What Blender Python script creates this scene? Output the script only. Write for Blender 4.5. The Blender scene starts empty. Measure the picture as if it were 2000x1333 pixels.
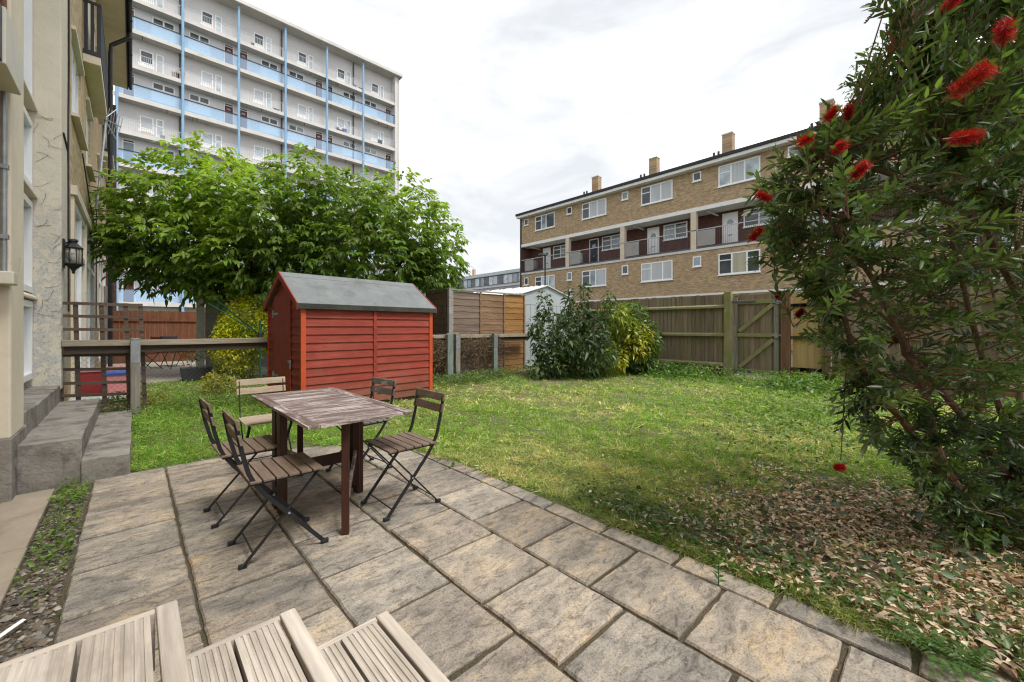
import bpy, math, random
import numpy as np
from mathutils import Vector, Matrix
random.seed(7)
rng = np.random.default_rng(11)
S = bpy.context.scene
COL = S.collection
PI = math.pi

# ------------------------------------------------------------------ camera
CAM_H, YAW, FPX = 1.27, math.radians(43.0), 794.0
cam = bpy.data.cameras.new('camera'); cam.sensor_width = 36; cam.lens = 36 * FPX / 2000
cam.shift_y = -26.5 / 2000; cam.clip_start = 0.05; cam.clip_end = 2000
camo = bpy.data.objects.new('camera', cam); COL.objects.link(camo)
camo.location = (0, 0, CAM_H); camo.rotation_euler = (PI / 2, 0, -YAW)
S.camera = camo
FX, FY = math.sin(YAW), math.cos(YAW)
def at(px, py, d):
    """survey helper: the point d metres in front of the viewpoint on a given sight line"""
    s = (px - 1000) / FPX * d
    return Vector((d * FX + s * FY, d * FY - s * FX, CAM_H - (py - 640) / FPX * d))

# ------------------------------------------------------------------ world and sun
W = bpy.data.worlds.new('World'); S.world = W; W.use_nodes = True
nt = W.node_tree; nt.nodes.clear()
SUN_EL, SUN_AZ = math.radians(60), math.radians(171)      # azimuth clockwise from +Y
def N(t, typ, **kw):
    n = t.nodes.new(typ)
    for k, v in kw.items(): setattr(n, k, v)
    return n
sky = N(nt, 'ShaderNodeTexSky'); sky.sky_type = 'NISHITA'; sky.sun_disc = False
sky.sun_elevation = SUN_EL; sky.sun_rotation = SUN_AZ
bg1 = N(nt, 'ShaderNodeBackground'); bg1.inputs[1].default_value = 0.13
nt.links.new(sky.outputs[0], bg1.inputs[0])
tc = N(nt, 'ShaderNodeTexCoord'); mp = N(nt, 'ShaderNodeMapping'); mp.inputs['Scale'].default_value = (1.0, 1.0, 2.6)
nt.links.new(tc.outputs['Generated'], mp.inputs[0])
nz = N(nt, 'ShaderNodeTexNoise'); nz.inputs['Scale'].default_value = 2.6; nz.inputs['Detail'].default_value = 9; nz.inputs['Roughness'].default_value = .58
nz.inputs['Distortion'].default_value = .35
nt.links.new(mp.outputs[0], nz.inputs[0])
cr = N(nt, 'ShaderNodeValToRGB'); e = cr.color_ramp.elements
e[0].position = .37; e[0].color = (.89, .92, .955, 1); e[1].position = .67; e[1].color = (3.7, 3.67, 3.62, 1)
m_ = cr.color_ramp.elements.new(.53); m_.color = (1.14, 1.145, 1.155, 1)
nt.links.new(nz.outputs[0], cr.inputs[0])
bg2 = N(nt, 'ShaderNodeBackground'); bg2.inputs[1].default_value = 1.0
nt.links.new(cr.outputs[0], bg2.inputs[0])
mx = N(nt, 'ShaderNodeMixShader'); mx.inputs[0].default_value = .93
nt.links.new(bg1.outputs[0], mx.inputs[1]); nt.links.new(bg2.outputs[0], mx.inputs[2])
wo = N(nt, 'ShaderNodeOutputWorld'); nt.links.new(mx.outputs[0], wo.inputs[0])
sl = bpy.data.lights.new('sun', 'SUN'); sl.energy = 3.5; sl.angle = math.radians(18); sl.color = (1, .96, .9)
so = bpy.data.objects.new('sun', sl); COL.objects.link(so)
sd = Vector((math.sin(SUN_AZ) * math.cos(SUN_EL), math.cos(SUN_AZ) * math.cos(SUN_EL), math.sin(SUN_EL)))
so.rotation_euler = sd.to_track_quat('Z', 'Y').to_euler(); so.location = sd * 50
S.view_settings.view_transform = 'Standard'; S.view_settings.look = 'None'; S.view_settings.exposure = 0
S.cycles.max_bounces = 6; S.cycles.transparent_max_bounces = 8
S.cycles.use_denoising = True; S.cycles.denoiser = 'OPENIMAGEDENOISE'; S.cycles.denoising_input_passes = 'RGB_ALBEDO_NORMAL'; S.cycles.denoising_prefilter = 'ACCURATE'; S.cycles.pixel_filter_type = 'BLACKMAN_HARRIS'; S.cycles.filter_width = 1.2; S.cycles.sample_clamp_indirect = 4

# ------------------------------------------------------------------ materials
def newmat(name):
    m = bpy.data.materials.new(name); m.use_nodes = True
    t = m.node_tree; b = t.nodes['Principled BSDF']
    return m, t, b
def L(t, a, b): t.links.new(a, b)
def coords(t, scale=(1, 1, 1), rot=(0, 0, 0)):
    c = N(t, 'ShaderNodeTexCoord'); mp = N(t, 'ShaderNodeMapping')
    mp.inputs['Scale'].default_value = scale; mp.inputs['Rotation'].default_value = rot
    L(t, c.outputs['Object'], mp.inputs[0]); return mp.outputs[0]
def noise(t, v, scale, detail=6, rough=.6, dist=0.):
    n = N(t, 'ShaderNodeTexNoise'); n.inputs['Scale'].default_value = scale; n.inputs['Detail'].default_value = detail
    n.inputs['Roughness'].default_value = rough; n.inputs['Distortion'].default_value = dist
    L(t, v, n.inputs[0]); return n.outputs[0]
def ramp(t, f, stops):
    r = N(t, 'ShaderNodeValToRGB'); el = r.color_ramp.elements
    while len(el) < len(stops): el.new(.5)
    for i, (p, c) in enumerate(stops):
        el[i].position = p; el[i].color = tuple(c) + (1,)
    L(t, f, r.inputs[0]); return r.outputs[0]
def mixc(t, f, a, b, mode='MIX'):
    m = N(t, 'ShaderNodeMix'); m.data_type = 'RGBA'; m.blend_type = mode
    if isinstance(f, (int, float)): m.inputs[0].default_value = f
    else: L(t, f, m.inputs[0])
    for k, s in ((6, a), (7, b)):
        if isinstance(s, tuple): m.inputs[k].default_value = s + ((1,) if len(s) == 3 else ())
        else: L(t, s, m.inputs[k])
    return m.outputs[2]
def bump(t, b, h, strength=.3, dist=.02):
    n = N(t, 'ShaderNodeBump'); n.inputs['Strength'].default_value = strength; n.inputs['Distance'].default_value = dist
    L(t, h, n.inputs['Height']); L(t, n.outputs[0], b.inputs['Normal'])
def sc(c, k): return tuple(min(1, x * k) for x in c)
def simple(name, c, var=.25, scale=6, stretch=(1, 1, 1), rough=.6, metal=0., bmp=.15, spec=.3, dirt=None, dirt_at=(.5, .7)):
    """a base colour broken up by two sizes of noise, with an optional dirt tone on top"""
    m, t, b = newmat(name); v = coords(t, stretch)
    n1 = noise(t, v, scale); n2 = noise(t, v, scale * 7, 4)
    c1 = ramp(t, n1, [(.3, sc(c, 1 - var)), (.7, sc(c, 1 + var))])
    c2 = ramp(t, n2, [(.3, (1 - var * .6,) * 3), (.7, (1,) * 3)])
    o = mixc(t, 1., c1, c2, 'MULTIPLY')
    if dirt:
        n3 = noise(t, v, scale * .8, 8, .7, .4)
        o = mixc(t, ramp(t, n3, [(dirt_at[0], (0, 0, 0)), (dirt_at[1], (1, 1, 1))]), o, dirt)
    L(t, o, b.inputs['Base Color']); b.inputs['Roughness'].default_value = rough; b.inputs['Metallic'].default_value = metal
    b.inputs['Specular IOR Level'].default_value = spec
    if bmp: bump(t, b, n2, bmp, .01)
    return m
def wood(name, c1, c2, axis, scale=1., rough=.75, bmp=.35, dirt=None, dirt_at=(.5, .68), splash=None):
    """grain stretched along one axis"""
    st = [22 * scale] * 3; st[axis] = 1.6 * scale
    m, t, b = newmat(name); v = coords(t, tuple(st))
    n1 = noise(t, v, 1.2, 8, .65, .5); n2 = noise(t, v, 5., 5, .6)
    o = ramp(t, n1, [(.3, c1), (.68, c2)])
    o = mixc(t, 1., o, ramp(t, n2, [(.25, (.6, .6, .6)), (.65, (1, 1, 1))]), 'MULTIPLY')
    if dirt:
        v2 = coords(t, (1, 1, 1)); n3 = noise(t, v2, 3., 9, .7, .3)
        o = mixc(t, ramp(t, n3, [(dirt_at[0], (0, 0, 0)), (dirt_at[1], (1, 1, 1))]), o, dirt)
    if splash:   # mud thrown up on the lowest boards
        v3 = coords(t); z3 = N(t, 'ShaderNodeSeparateXYZ'); L(t, v3, z3.inputs[0]); n4 = noise(t, v3, 7, 8, .75)
        m3 = N(t, 'ShaderNodeMath'); m3.operation = 'MULTIPLY_ADD'; m3.inputs[1].default_value = -.9; L(t, n4, m3.inputs[0]); L(t, z3.outputs[2], m3.inputs[2])
        r3 = N(t, 'ShaderNodeMapRange'); r3.inputs[1].default_value = -.42; r3.inputs[2].default_value = -.05; r3.inputs[3].default_value = .7; r3.inputs[4].default_value = 0; L(t, m3.outputs[0], r3.inputs[0])
        o = mixc(t, r3.outputs[0], o, splash)
        n5 = noise(t, coords(t), 1.4, 6, .6); o = mixc(t, ramp(t, n5, [(.5, (0, 0, 0)), (.75, (.35, .35, .35))]), o, (.42, .17, .12))
    L(t, o, b.inputs['Base Color']); b.inputs['Roughness'].default_value = rough; b.inputs['Specular IOR Level'].default_value = .25
    bump(t, b, n1, bmp, .004); return m
def brick(name, ca, cb, mortar, axes='YZ', bw=.225, bh=.075, var=.35, stain=(.12, .09, .06)):
    m, t, b = newmat(name)
    c = N(t, 'ShaderNodeTexCoord'); s = N(t, 'ShaderNodeSeparateXYZ'); k = N(t, 'ShaderNodeCombineXYZ')
    L(t, c.outputs['Object'], s.inputs[0])
    L(t, s.outputs['XYZ'.index(axes[0])], k.inputs[0]); L(t, s.outputs['XYZ'.index(axes[1])], k.inputs[1])
    br = N(t, 'ShaderNodeTexBrick'); br.offset = .5
    br.inputs['Scale'].default_value = 1; br.inputs['Mortar Size'].default_value = .009; br.inputs['Mortar Smooth'].default_value = .2
    br.inputs['Brick Width'].default_value = bw; br.inputs['Row Height'].default_value = bh
    br.inputs['Color1'].default_value = tuple(ca) + (1,); br.inputs['Color2'].default_value = tuple(cb) + (1,); br.inputs['Mortar'].default_value = tuple(mortar) + (1,)
    L(t, k.outputs[0], br.inputs[0])
    mp = N(t, 'ShaderNodeMapping'); mp.inputs['Scale'].default_value = (1.7, 5.2, 1); L(t, k.outputs[0], mp.inputs[0])
    n1 = noise(t, mp.outputs[0], 2.0, 3, .8); n2 = noise(t, k.outputs[0], .8, 6)
    o = mixc(t, 1., br.outputs[0], ramp(t, n1, [(.3, (1 - var,) * 3), (.68, (1 + var * .4,) * 3)]), 'MULTIPLY')
    o = mixc(t, ramp(t, n2, [(.56, (0, 0, 0)), (.8, (.5, .5, .5))]), o, stain)
    L(t, o, b.inputs['Base Color']); b.inputs['Roughness'].default_value = .9; b.inputs['Specular IOR Level'].default_value = .15
    bump(t, b, br.outputs[1], -.35, .01); return m
def leafmat(name, rough=.42, trans=.3, spec=.45):
    m, t, b = newmat(name)
    a = N(t, 'ShaderNodeAttribute'); a.attribute_name = 'col'
    L(t, a.outputs[0], b.inputs['Base Color']); b.inputs['Roughness'].default_value = rough; b.inputs['Specular IOR Level'].default_value = spec
    tr = N(t, 'ShaderNodeBsdfTranslucent'); L(t, mixc(t, 1., a.outputs[0], (1.6, 1.7, .7), 'MULTIPLY'), tr.inputs[0])
    mx = N(t, 'ShaderNodeMixShader'); mx.inputs[0].default_value = trans
    L(t, b.outputs[0], mx.inputs[1]); L(t, tr.outputs[0], mx.inputs[2])
    L(t, mx.outputs[0], t.nodes['Material Output'].inputs[0]); return m
def glassmat(name, c, rough=.06, curtain=None):
    m, t, b = newmat(name); v = coords(t)
    n1 = noise(t, v, 1.3, 3)
    o = ramp(t, n1, [(.35, sc(c, .6)), (.65, sc(c, 1.3))])
    if curtain:
        w = N(t, 'ShaderNodeTexWave'); w.inputs['Scale'].default_value = 9; w.inputs['Distortion'].default_value = 1.5
        v2 = coords(t, (1, 1, .02)); L(t, v2, w.inputs[0])
        o = ramp(t, w.outputs[1], [(.1, sc(curtain, .7)), (.9, curtain)])
    L(t, o, b.inputs['Base Color']); b.inputs['Roughness'].default_value = rough; b.inputs['Specular IOR Level'].default_value = .7
    return m

M = {}
M['yellow_brick'] = brick('yellow_brick', (.53, .385, .225), (.35, .235, .135), (.44, .37, .28), 'YZ', var=.42, stain=(.24,.17,.11))
M['yellow_brick_end'] = brick('yellow_brick_end', (.46, .33, .19), (.30, .20, .12), (.40, .33, .25), 'XZ', var=.42)
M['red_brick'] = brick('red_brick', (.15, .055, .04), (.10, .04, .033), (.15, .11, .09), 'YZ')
M['red_brick_end'] = brick('red_brick_end', (.15, .055, .04), (.10, .04, .033), (.15, .11, .09), 'XZ')
M['house_brick'] = brick('house_brick', (.60, .47, .29), (.46, .33, .18), (.50, .43, .33), 'YZ', var=.35, stain=(.17, .12, .07))
M['cream_render'] = simple('cream_render', (.68, .615, .50), .08, 2.2, rough=.85, bmp=.3, dirt=(.33, .28, .21), dirt_at=(.6, .85))
M['white_paint'] = simple('white_paint', (.76, .76, .75), .06, 3, rough=.5, bmp=.03, dirt=(.5, .48, .44), dirt_at=(.65, .9))
M['upvc'] = simple('upvc', (.82, .83, .84), .04, 3, rough=.3, bmp=0, spec=.5)
M['grey_render'] = simple('grey_render', (.60, .59, .60), .07, .6, rough=.9, bmp=.15, dirt=(.40, .37, .35), dirt_at=(.62, .9))
M['white_render'] = simple('white_render', (.66, .66, .685), .05, .5, rough=.9, bmp=.1)
M['slab_edge'] = simple('slab_edge', (.60, .585, .565), .1, .9, rough=.85, bmp=.1, dirt=(.34, .32, .3), dirt_at=(.58, .85))
M['soffit'] = simple('soffit', (.50, .48, .45), .1, .6, rough=.9, bmp=.1, dirt=(.3, .28, .26), dirt_at=(.58, .85))
M['blue_paint'] = simple('blue_paint', (.24, .42, .62), .1, 3, rough=.45, bmp=.03)
M['blue_glass'] = glassmat('blue_glass', (.30, .45, .78), .15)
M['rail_dark'] = simple('rail_dark', (.035, .038, .045), .2, 4, rough=.5, bmp=0)
M['rail_grey'] = simple('rail_grey', (.45, .47, .50), .1, 4, rough=.5, bmp=0)
M['door_red'] = simple('door_red', (.13, .03, .025), .15, 3, rough=.45, bmp=.05)
M['door_navy'] = simple('door_navy', (.02, .025, .045), .15, 3, rough=.4, bmp=.03)
M['glass_dark'] = glassmat('glass_dark', (.055, .07, .08))
M['glass_mid'] = glassmat('glass_mid', (.22, .27, .31))
M['glass_curtain'] = glassmat('glass_curtain', (.5, .5, .5), .1, (.52, .56, .60))
M['glass_cream'] = glassmat('glass_cream', (.5, .5, .4), .1, (.55, .52, .40))
M['glass_pale'] = glassmat('glass_pale', (.45, .53, .58))
M['slate'] = simple('slate', (.12, .12, .13), .2, 3, rough=.75, bmp=.2)
M['black_plastic'] = simple('black_plastic', (.022, .023, .026), .2, 5, rough=.45, bmp=0)
M['lead_grey'] = simple('lead_grey', (.10, .105, .12), .2, 2, rough=.7, bmp=.1)
M['frosted_panel'] = simple('frosted_panel', (.30, .29, .28), .12, 1.5, rough=.35, bmp=0)
M['column_stone'] = simple('column_stone', (.62, .54, .44), .08, 3, rough=.8, bmp=.1)
M['grey_metal'] = simple('grey_metal', (.41, .455, .475), .06, 1.2, rough=.55, bmp=.05)
M['concrete'] = simple('concrete', (.27, .25, .222), .25, 5, rough=.95, bmp=.8, dirt=(.12, .11, .097), dirt_at=(.50, .64))
M['path'] = simple('path', (.33, .28, .22), .15, 3, rough=.95, bmp=.4, dirt=(.19, .165, .13), dirt_at=(.55, .75))
M['galv'] = simple('galv', (.32, .34, .36), .2, 6, rough=.45, metal=.5, bmp=.1)
M['steel_black'] = simple('steel_black', (.014, .014, .016), .2, 8, rough=.5, bmp=.1, spec=.4)
M['cable_brown'] = simple('cable_brown', (.16, .06, .04), .2, 6, rough=.6, bmp=0)
M['roof_felt'] = simple('roof_felt', (.19, .205, .21), .12, 5, rough=.95, bmp=.5, dirt=(.12, .135, .125), dirt_at=(.5, .75))
M['felt_edge'] = simple('felt_edge', (.06, .062, .055), .3, 5, rough=.95, bmp=.5)
M['shed_red'] = wood('shed_red', (.26, .046, .030), (.38, .068, .045), 0, .5, .6, .3, dirt=(.26, .085, .06), dirt_at=(.58, .85), splash=(.13, .085, .055))
M['shed_door'] = wood('shed_door', (.26, .048, .030), (.37, .066, .042), 2, .5, .6, .3)
M['shed_end'] = wood('shed_end', (.25, .048, .031), (.35, .066, .043), 1, .5, .6, .3)
M['trim_orange'] = simple('trim_orange', (.52, .085, .028), .12, 4, rough=.5, bmp=.1)
M['table_leg'] = wood('table_leg', (.045, .018, .012), (.075, .030, .02), 2, .6, .5, .2)
def worn(name, axis):
    st = [30.] * 3; st[axis] = 2.2
    m, t, b = newmat(name); v = coords(t, tuple(st)); n1 = noise(t, v, 1.2, 9, .7, .4); s2 = [9.] * 3; s2[axis] = 2.; n2 = noise(t, coords(t, tuple(s2)), 1.3, 8, .7, .3); n3 = noise(t, coords(t), 90, 3, .7)
    o = ramp(t, n1, [(.3, (.10, .066, .056)), (.65, (.235, .175, .155))])
    a_ = N(t, 'ShaderNodeMath'); a_.operation = 'ADD'; L(t, n1, a_.inputs[0]); L(t, n2, a_.inputs[1])
    mr = N(t, 'ShaderNodeMapRange'); mr.inputs[1].default_value = .98; mr.inputs[2].default_value = 1.16; mr.inputs[4].default_value = .9; L(t, a_.outputs[0], mr.inputs[0])
    o = mixc(t, mr.outputs[0], o, (.56, .51, .50)); o = mixc(t, 1., o, ramp(t, n3, [(.35, (.7, .7, .7)), (.6, (1.05, 1.05, 1.05))]), 'MULTIPLY')
    L(t, o, b.inputs['Base Color']); b.inputs['Roughness'].default_value = .75; b.inputs['Specular IOR Level'].default_value = .25; bump(t, b, n1, .4, .004); return m
M['table_top'] = worn('table_top', 0)
M['table_rail'] = worn('table_rail', 1)
M['chair_wood'] = wood('chair_wood', (.15, .105, .075), (.25, .185, .14), 1, .8, .7, .3, dirt=(.33, .28, .23), dirt_at=(.55, .8))
M['chair_wood_pale'] = wood('chair_wood_pale', (.36, .28, .20), (.50, .41, .31), 1, .8, .7, .3)
M['chair_wood_grey'] = wood('chair_wood_grey', (.10, .09, .08), (.25, .23, .21), 1, .8, .75, .3, dirt=(.5, .48, .46), dirt_at=(.58, .66))
M['deck'] = wood('deck', (.40, .345, .285), (.66, .595, .52), 1, .55, .8, .35, dirt=(.29, .24, .19), dirt_at=(.54, .82))
M['deck_edge'] = wood('deck_edge', (.47, .41, .345), (.68, .61, .53), 1, .35, .8, .35)
M['deck_fascia'] = wood('deck_fascia', (.46, .40, .335), (.64, .57, .49), 0, .4, .8, .35)
M['rail_wood'] = wood('rail_wood', (.28, .235, .175), (.46, .395, .31), 0, .5, .9, .5, dirt=(.20, .19, .12), dirt_at=(.55, .75))
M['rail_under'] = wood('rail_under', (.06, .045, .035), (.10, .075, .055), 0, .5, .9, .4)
M['post_wood'] = wood('post_wood', (.18, .165, .135), (.33, .31, .26), 2, .5, .9, .5, dirt=(.17, .20, .16), dirt_at=(.56, .78))
M['post_green'] = wood('post_green', (.15, .19, .17), (.27, .32, .30), 2, .5, .9, .5)
M['trellis_wood'] = wood('trellis_wood', (.09, .062, .045), (.17, .12, .09), 0, .6, .85, .4)
M['brown_fence'] = wood('brown_fence', (.15, .058, .030), (.25, .098, .05), 2, .35, .85, .3)
M['fence_grey'] = wood('fence_grey', (.15, .11, .085), (.28, .215, .175), 0, .35, .9, .4)
M['fence_dark'] = wood('fence_dark', (.10, .07, .05), (.18, .13, .10), 0, .35, .9, .4)
M['fence_brown'] = wood('fence_brown', (.20, .12, .07), (.34, .22, .14), 0, .35, .9, .4)
M['fence_orange'] = wood('fence_orange', (.29, .145, .05), (.45, .245, .09), 0, .35, .85, .4)
M['fence_silver'] = wood('fence_silver', (.27, .255, .24), (.40, .385, .36), 0, .35, .9, .4)
M['post_concrete'] = simple('post_concrete', (.62, .60, .56), .12, 5, rough=.95, bmp=.3)
def board_mat(name, a, b, green):
    m, t, bs = newmat(name); v = coords(t, (9, 9, .7))
    at_ = N(t, 'ShaderNodeAttribute'); at_.attribute_name = 'col'
    n1 = noise(t, v, 1.6, 8, .65, .4); o = ramp(t, n1, [(.3, a), (.7, b)])
    o = mixc(t, 1., o, at_.outputs[0], 'MULTIPLY')
    n3 = noise(t, coords(t, (2.2, 2.2, .5)), 1.6, 7, .65)
    o = mixc(t, ramp(t, n3, [(.45, (0, 0, 0)), (.72, (.55, .55, .55))]), o, green)
    L(t, o, bs.inputs['Base Color']); bs.inputs['Roughness'].default_value = .9; bs.inputs['Specular IOR Level'].default_value = .15
    bump(t, bs, n1, .4, .006); return m
M['old_boards'] = board_mat('old_boards', (.15, .12, .094), (.30, .235, .18), (.19, .185, .085))
M['new_boards'] = board_mat('new_boards', (.42, .29, .12), (.56, .41, .20), (.38, .31, .13))
M['rail_mossy'] = simple('rail_mossy', (.27, .25, .145), .25, 4, rough=.9, bmp=.4, dirt=(.20, .22, .06), dirt_at=(.45, .65))
M['rail_brown'] = wood('rail_brown', (.15, .075, .045), (.24, .13, .08), 2, .4, .85, .35)
M['leaf'] = leafmat('leaf'); M['leaf_gloss'] = leafmat('leaf_gloss', .36, .30, .5); M['leaf_bright'] = leafmat('leaf_bright', .42, .42, .4); M['grass'] = leafmat('grass', .55, .35, .25)
M['dry'] = leafmat('dry', .8, .12, .15); M['petal'] = leafmat('petal', .5, .25, .3)
M['bark'] = simple('bark', (.19, .115, .078), .35, 14, stretch=(1, 1, .25), rough=.9, bmp=.6)
M['bark_grey'] = simple('bark_grey', (.11, .095, .075), .35, 9, stretch=(1, 1, .3), rough=.9, bmp=.6)
M['stone_bits'] = leafmat('stone_bits', .85, 0., .2)
M['plastic_red'] = simple('plastic_red', (.32, .035, .035), .1, 4, rough=.4, bmp=0)
M['plastic_pink'] = simple('plastic_pink', (.55, .22, .22), .1, 4, rough=.45, bmp=0)
M['plastic_blue'] = simple('plastic_blue', (.03, .10, .42), .1, 4, rough=.35, bmp=0)
M['plastic_green'] = simple('plastic_green', (.02, .10, .07), .15, 5, rough=.45, bmp=0)
M['plastic_grey'] = simple('plastic_grey', (.55, .60, .55), .1, 4, rough=.4, bmp=0)
M['planter'] = simple('planter', (.035, .035, .04), .2, 4, rough=.55, bmp=.05)
M['petal_orange'] = simple('petal_orange', (.85, .22, .02), .1, 20, rough=.5, bmp=0)
M['lamp_glass'] = None
m, t, b = newmat('lamp_glass'); b.inputs['Base Color'].default_value = (.85, .85, .82, 1); b.inputs['Roughness'].default_value = .05
b.inputs['Transmission Weight'].default_value = .85; b.inputs['IOR'].default_value = 1.1; M['lamp_glass'] = m
M['cream_plastic'] = simple('cream_plastic', (.60, .58, .50), .06, 3, rough=.5, bmp=0)
M['timber_grey'] = wood('timber_grey', (.18, .15, .12), (.3, .26, .22), 2, .5, .9, .3)
M['paving_pale'] = simple('paving_pale', (.36, .32, .27), .18, 2.5, rough=.95, bmp=.3)

M['petal_core'] = simple('petal_core', (.30, .06, .05), .2, 20, rough=.6, bmp=0)
# tinted see-through deck screens
m, t, b = newmat('blue_screen'); tp_ = N(t, 'ShaderNodeBsdfTransparent'); tp_.inputs[0].default_value = (.60, .80, .98, 1)
b.inputs['Base Color'].default_value = (.46, .63, .84, 1); b.inputs['Roughness'].default_value = .12; b.inputs['Specular IOR Level'].default_value = .6
mx = N(t, 'ShaderNodeMixShader'); mx.inputs[0].default_value = .42; L(t, tp_.outputs[0], mx.inputs[1]); L(t, b.outputs[0], mx.inputs[2]); L(t, mx.outputs[0], t.nodes['Material Output'].inputs[0]); M['blue_screen'] = m
# peeling painted render on the far porch pier
m, t, b = newmat('peeling_render'); v = coords(t, (1, 1, 1)); z = N(t, 'ShaderNodeSeparateXYZ'); L(t, v, z.inputs[0])
n1 = noise(t, v, 11, 10, .75, .25); n2 = noise(t, v, 40, 6, .75, .3); n3 = noise(t, v, 2.2, 4)
hm = N(t, 'ShaderNodeMapRange'); hm.inputs[1].default_value = 1.9; hm.inputs[2].default_value = 3.9; hm.inputs[3].default_value = 1; hm.inputs[4].default_value = 0
L(t, z.outputs[2], hm.inputs[0])
o = ramp(t, n3, [(.3, (.60, .545, .44)), (.7, (.68, .62, .51))])
mul = N(t, 'ShaderNodeMath'); mul.operation = 'MULTIPLY'; L(t, ramp(t, n1, [(.46, (0, 0, 0)), (.5, (1, 1, 1))]), mul.inputs[0]); L(t, hm.outputs[0], mul.inputs[1])
o = mixc(t, mul.outputs[0], o, ramp(t, n2, [(.3, (.26, .25, .225)), (.52, (.50, .49, .455)), (.7, (.68, .67, .63))]))
mu2 = N(t, 'ShaderNodeMath'); mu2.operation = 'MULTIPLY'; L(t, ramp(t, n2, [(.60, (0, 0, 0)), (.66, (1, 1, 1))]), mu2.inputs[0]); L(t, hm.outputs[0], mu2.inputs[1])
o = mixc(t, mu2.outputs[0], o, (.17, .14, .11))
L(t, o, b.inputs['Base Color']); b.inputs['Roughness'].default_value = .9; bump(t, b, n1, .5, .02); M['peeling'] = m

# riven paving
m, t, b = newmat('riven_paving')
a = N(t, 'ShaderNodeAttribute'); a.attribute_name = 'col'
g = N(t, 'ShaderNodeNewGeometry'); mp1 = N(t, 'ShaderNodeMapping'); mp1.inputs['Scale'].default_value = (.95, 1.9, 1); mp1.inputs['Rotation'].default_value = (0, 0, .3)
add = N(t, 'ShaderNodeVectorMath'); add.operation = 'ADD'; L(t, g.outputs['Position'], add.inputs[0])
scl = N(t, 'ShaderNodeVectorMath'); scl.operation = 'SCALE'; scl.inputs[3].default_value = 13.7; L(t, a.outputs[0], scl.inputs[0]); L(t, scl.outputs[0], add.inputs[1])
L(t, add.outputs[0], mp1.inputs[0])
n1 = noise(t, mp1.outputs[0], 3.2, 9, .62, .7); n2 = noise(t, mp1.outputs[0], 13, 9, .72, .9); n3 = noise(t, g.outputs['Position'], 115, 4, .75); n4 = noise(t, g.outputs['Position'], 1.1, 5, .6)
o = ramp(t, n1, [(.33, (.235, .21, .18)), (.50, (.37, .325, .268)), (.60, (.46, .38, .285)), (.70, (.56, .43, .28))])
o = mixc(t, 1., o, ramp(t, n2, [(.33, (.42, .41, .41)), (.50, (.95, .95, .95)), (.62, (1.08, 1.08, 1.07))]), 'MULTIPLY')
o = mixc(t, 1., o, ramp(t, n3, [(.36, (.55, .54, .54)), (.47, (.97, .97, .97)), (.66, (1.16, 1.15, 1.14))]), 'MULTIPLY')
sx = N(t, 'ShaderNodeSeparateColor'); L(t, a.outputs[0], sx.inputs[0])
mr = N(t, 'ShaderNodeMapRange'); mr.inputs[3].default_value = .76; mr.inputs[4].default_value = 1.22; L(t, sx.outputs[0], mr.inputs[0])
vm = N(t, 'ShaderNodeVectorMath'); vm.operation = 'SCALE'; L(t, o, vm.inputs[0]); L(t, mr.outputs[0], vm.inputs[3])
og = mixc(t, 1., vm.outputs[0], (.97, .985, .985), 'MULTIPLY')
gm = N(t, 'ShaderNodeMapRange'); gm.inputs[1].default_value = .25; gm.inputs[2].default_value = .8; L(t, sx.outputs[1], gm.inputs[0])
hs_ = N(t, 'ShaderNodeHueSaturation'); hs_.inputs['Saturation'].default_value = .76; L(t, og, hs_.inputs['Color'])
ow = mixc(t, gm.outputs[0], vm.outputs[0], hs_.outputs[0])
o = mixc(t, 1., ow, ramp(t, n4, [(.3, (.74, .74, .76)), (.7, (1.08, 1.06, 1.02))]), 'MULTIPLY')
L(t, o, b.inputs['Base Color']); b.inputs['Roughness'].default_value = .88; b.inputs['Specular IOR Level'].default_value = .2
ad = N(t, 'ShaderNodeMath'); ad.operation = 'ADD'; L(t, n2, ad.inputs[0]); L(t, n1, ad.inputs[1]); bump(t, b, ad.outputs[0], .55, .012); M['paving'] = m
m, t, b = newmat('joint_grit'); v = coords(t); n1 = noise(t, v, 120, 3, .8); n2 = noise(t, v, 3, 5)
o = mixc(t, 1., ramp(t, n1, [(.35, (.045, .037, .027)), (.68, (.19, .155, .115))]), ramp(t, n2, [(.35, (.6, .65, .5)), (.7, (1.1, 1, .9))]), 'MULTIPLY')
L(t, o, b.inputs['Base Color']); b.inputs['Roughness'].default_value = 1; bump(t, b, n1, .8, .01); M['joint'] = m
m, t, b = newmat('turf_soil'); v = coords(t); n1 = noise(t, v, 60, 4, .8); n2 = noise(t, v, 1.1, 5, .6)
o = mixc(t, ramp(t, n2, [(.42, (0, 0, 0)), (.66, (1, 1, 1))]), ramp(t, n1, [(.3, (.05, .085, .018)), (.7, (.14, .185, .05))]), ramp(t, n1, [(.3, (.11, .085, .05)), (.7, (.25, .20, .12))]))
g = N(t, 'ShaderNodeNewGeometry'); mpp = N(t, 'ShaderNodeMapping'); mpp.vector_type = 'TEXTURE'; mpp.inputs['Location'].default_value = (3.2, .1, 0); mpp.inputs['Scale'].default_value = (1.9, 2.0, 50)
L(t, g.outputs['Position'], mpp.inputs[0]); vl = N(t, 'ShaderNodeVectorMath'); vl.operation = 'LENGTH'; L(t, mpp.outputs[0], vl.inputs[0])
nb = noise(t, v, 2.6, 7, .7); ma = N(t, 'ShaderNodeMath'); ma.operation = 'MULTIPLY_ADD'; ma.inputs[1].default_value = 1.3; L(t, nb, ma.inputs[0]); L(t, vl.outputs['Value'], ma.inputs[2])
nl = noise(t, v, 220, 2, .8)
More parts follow.
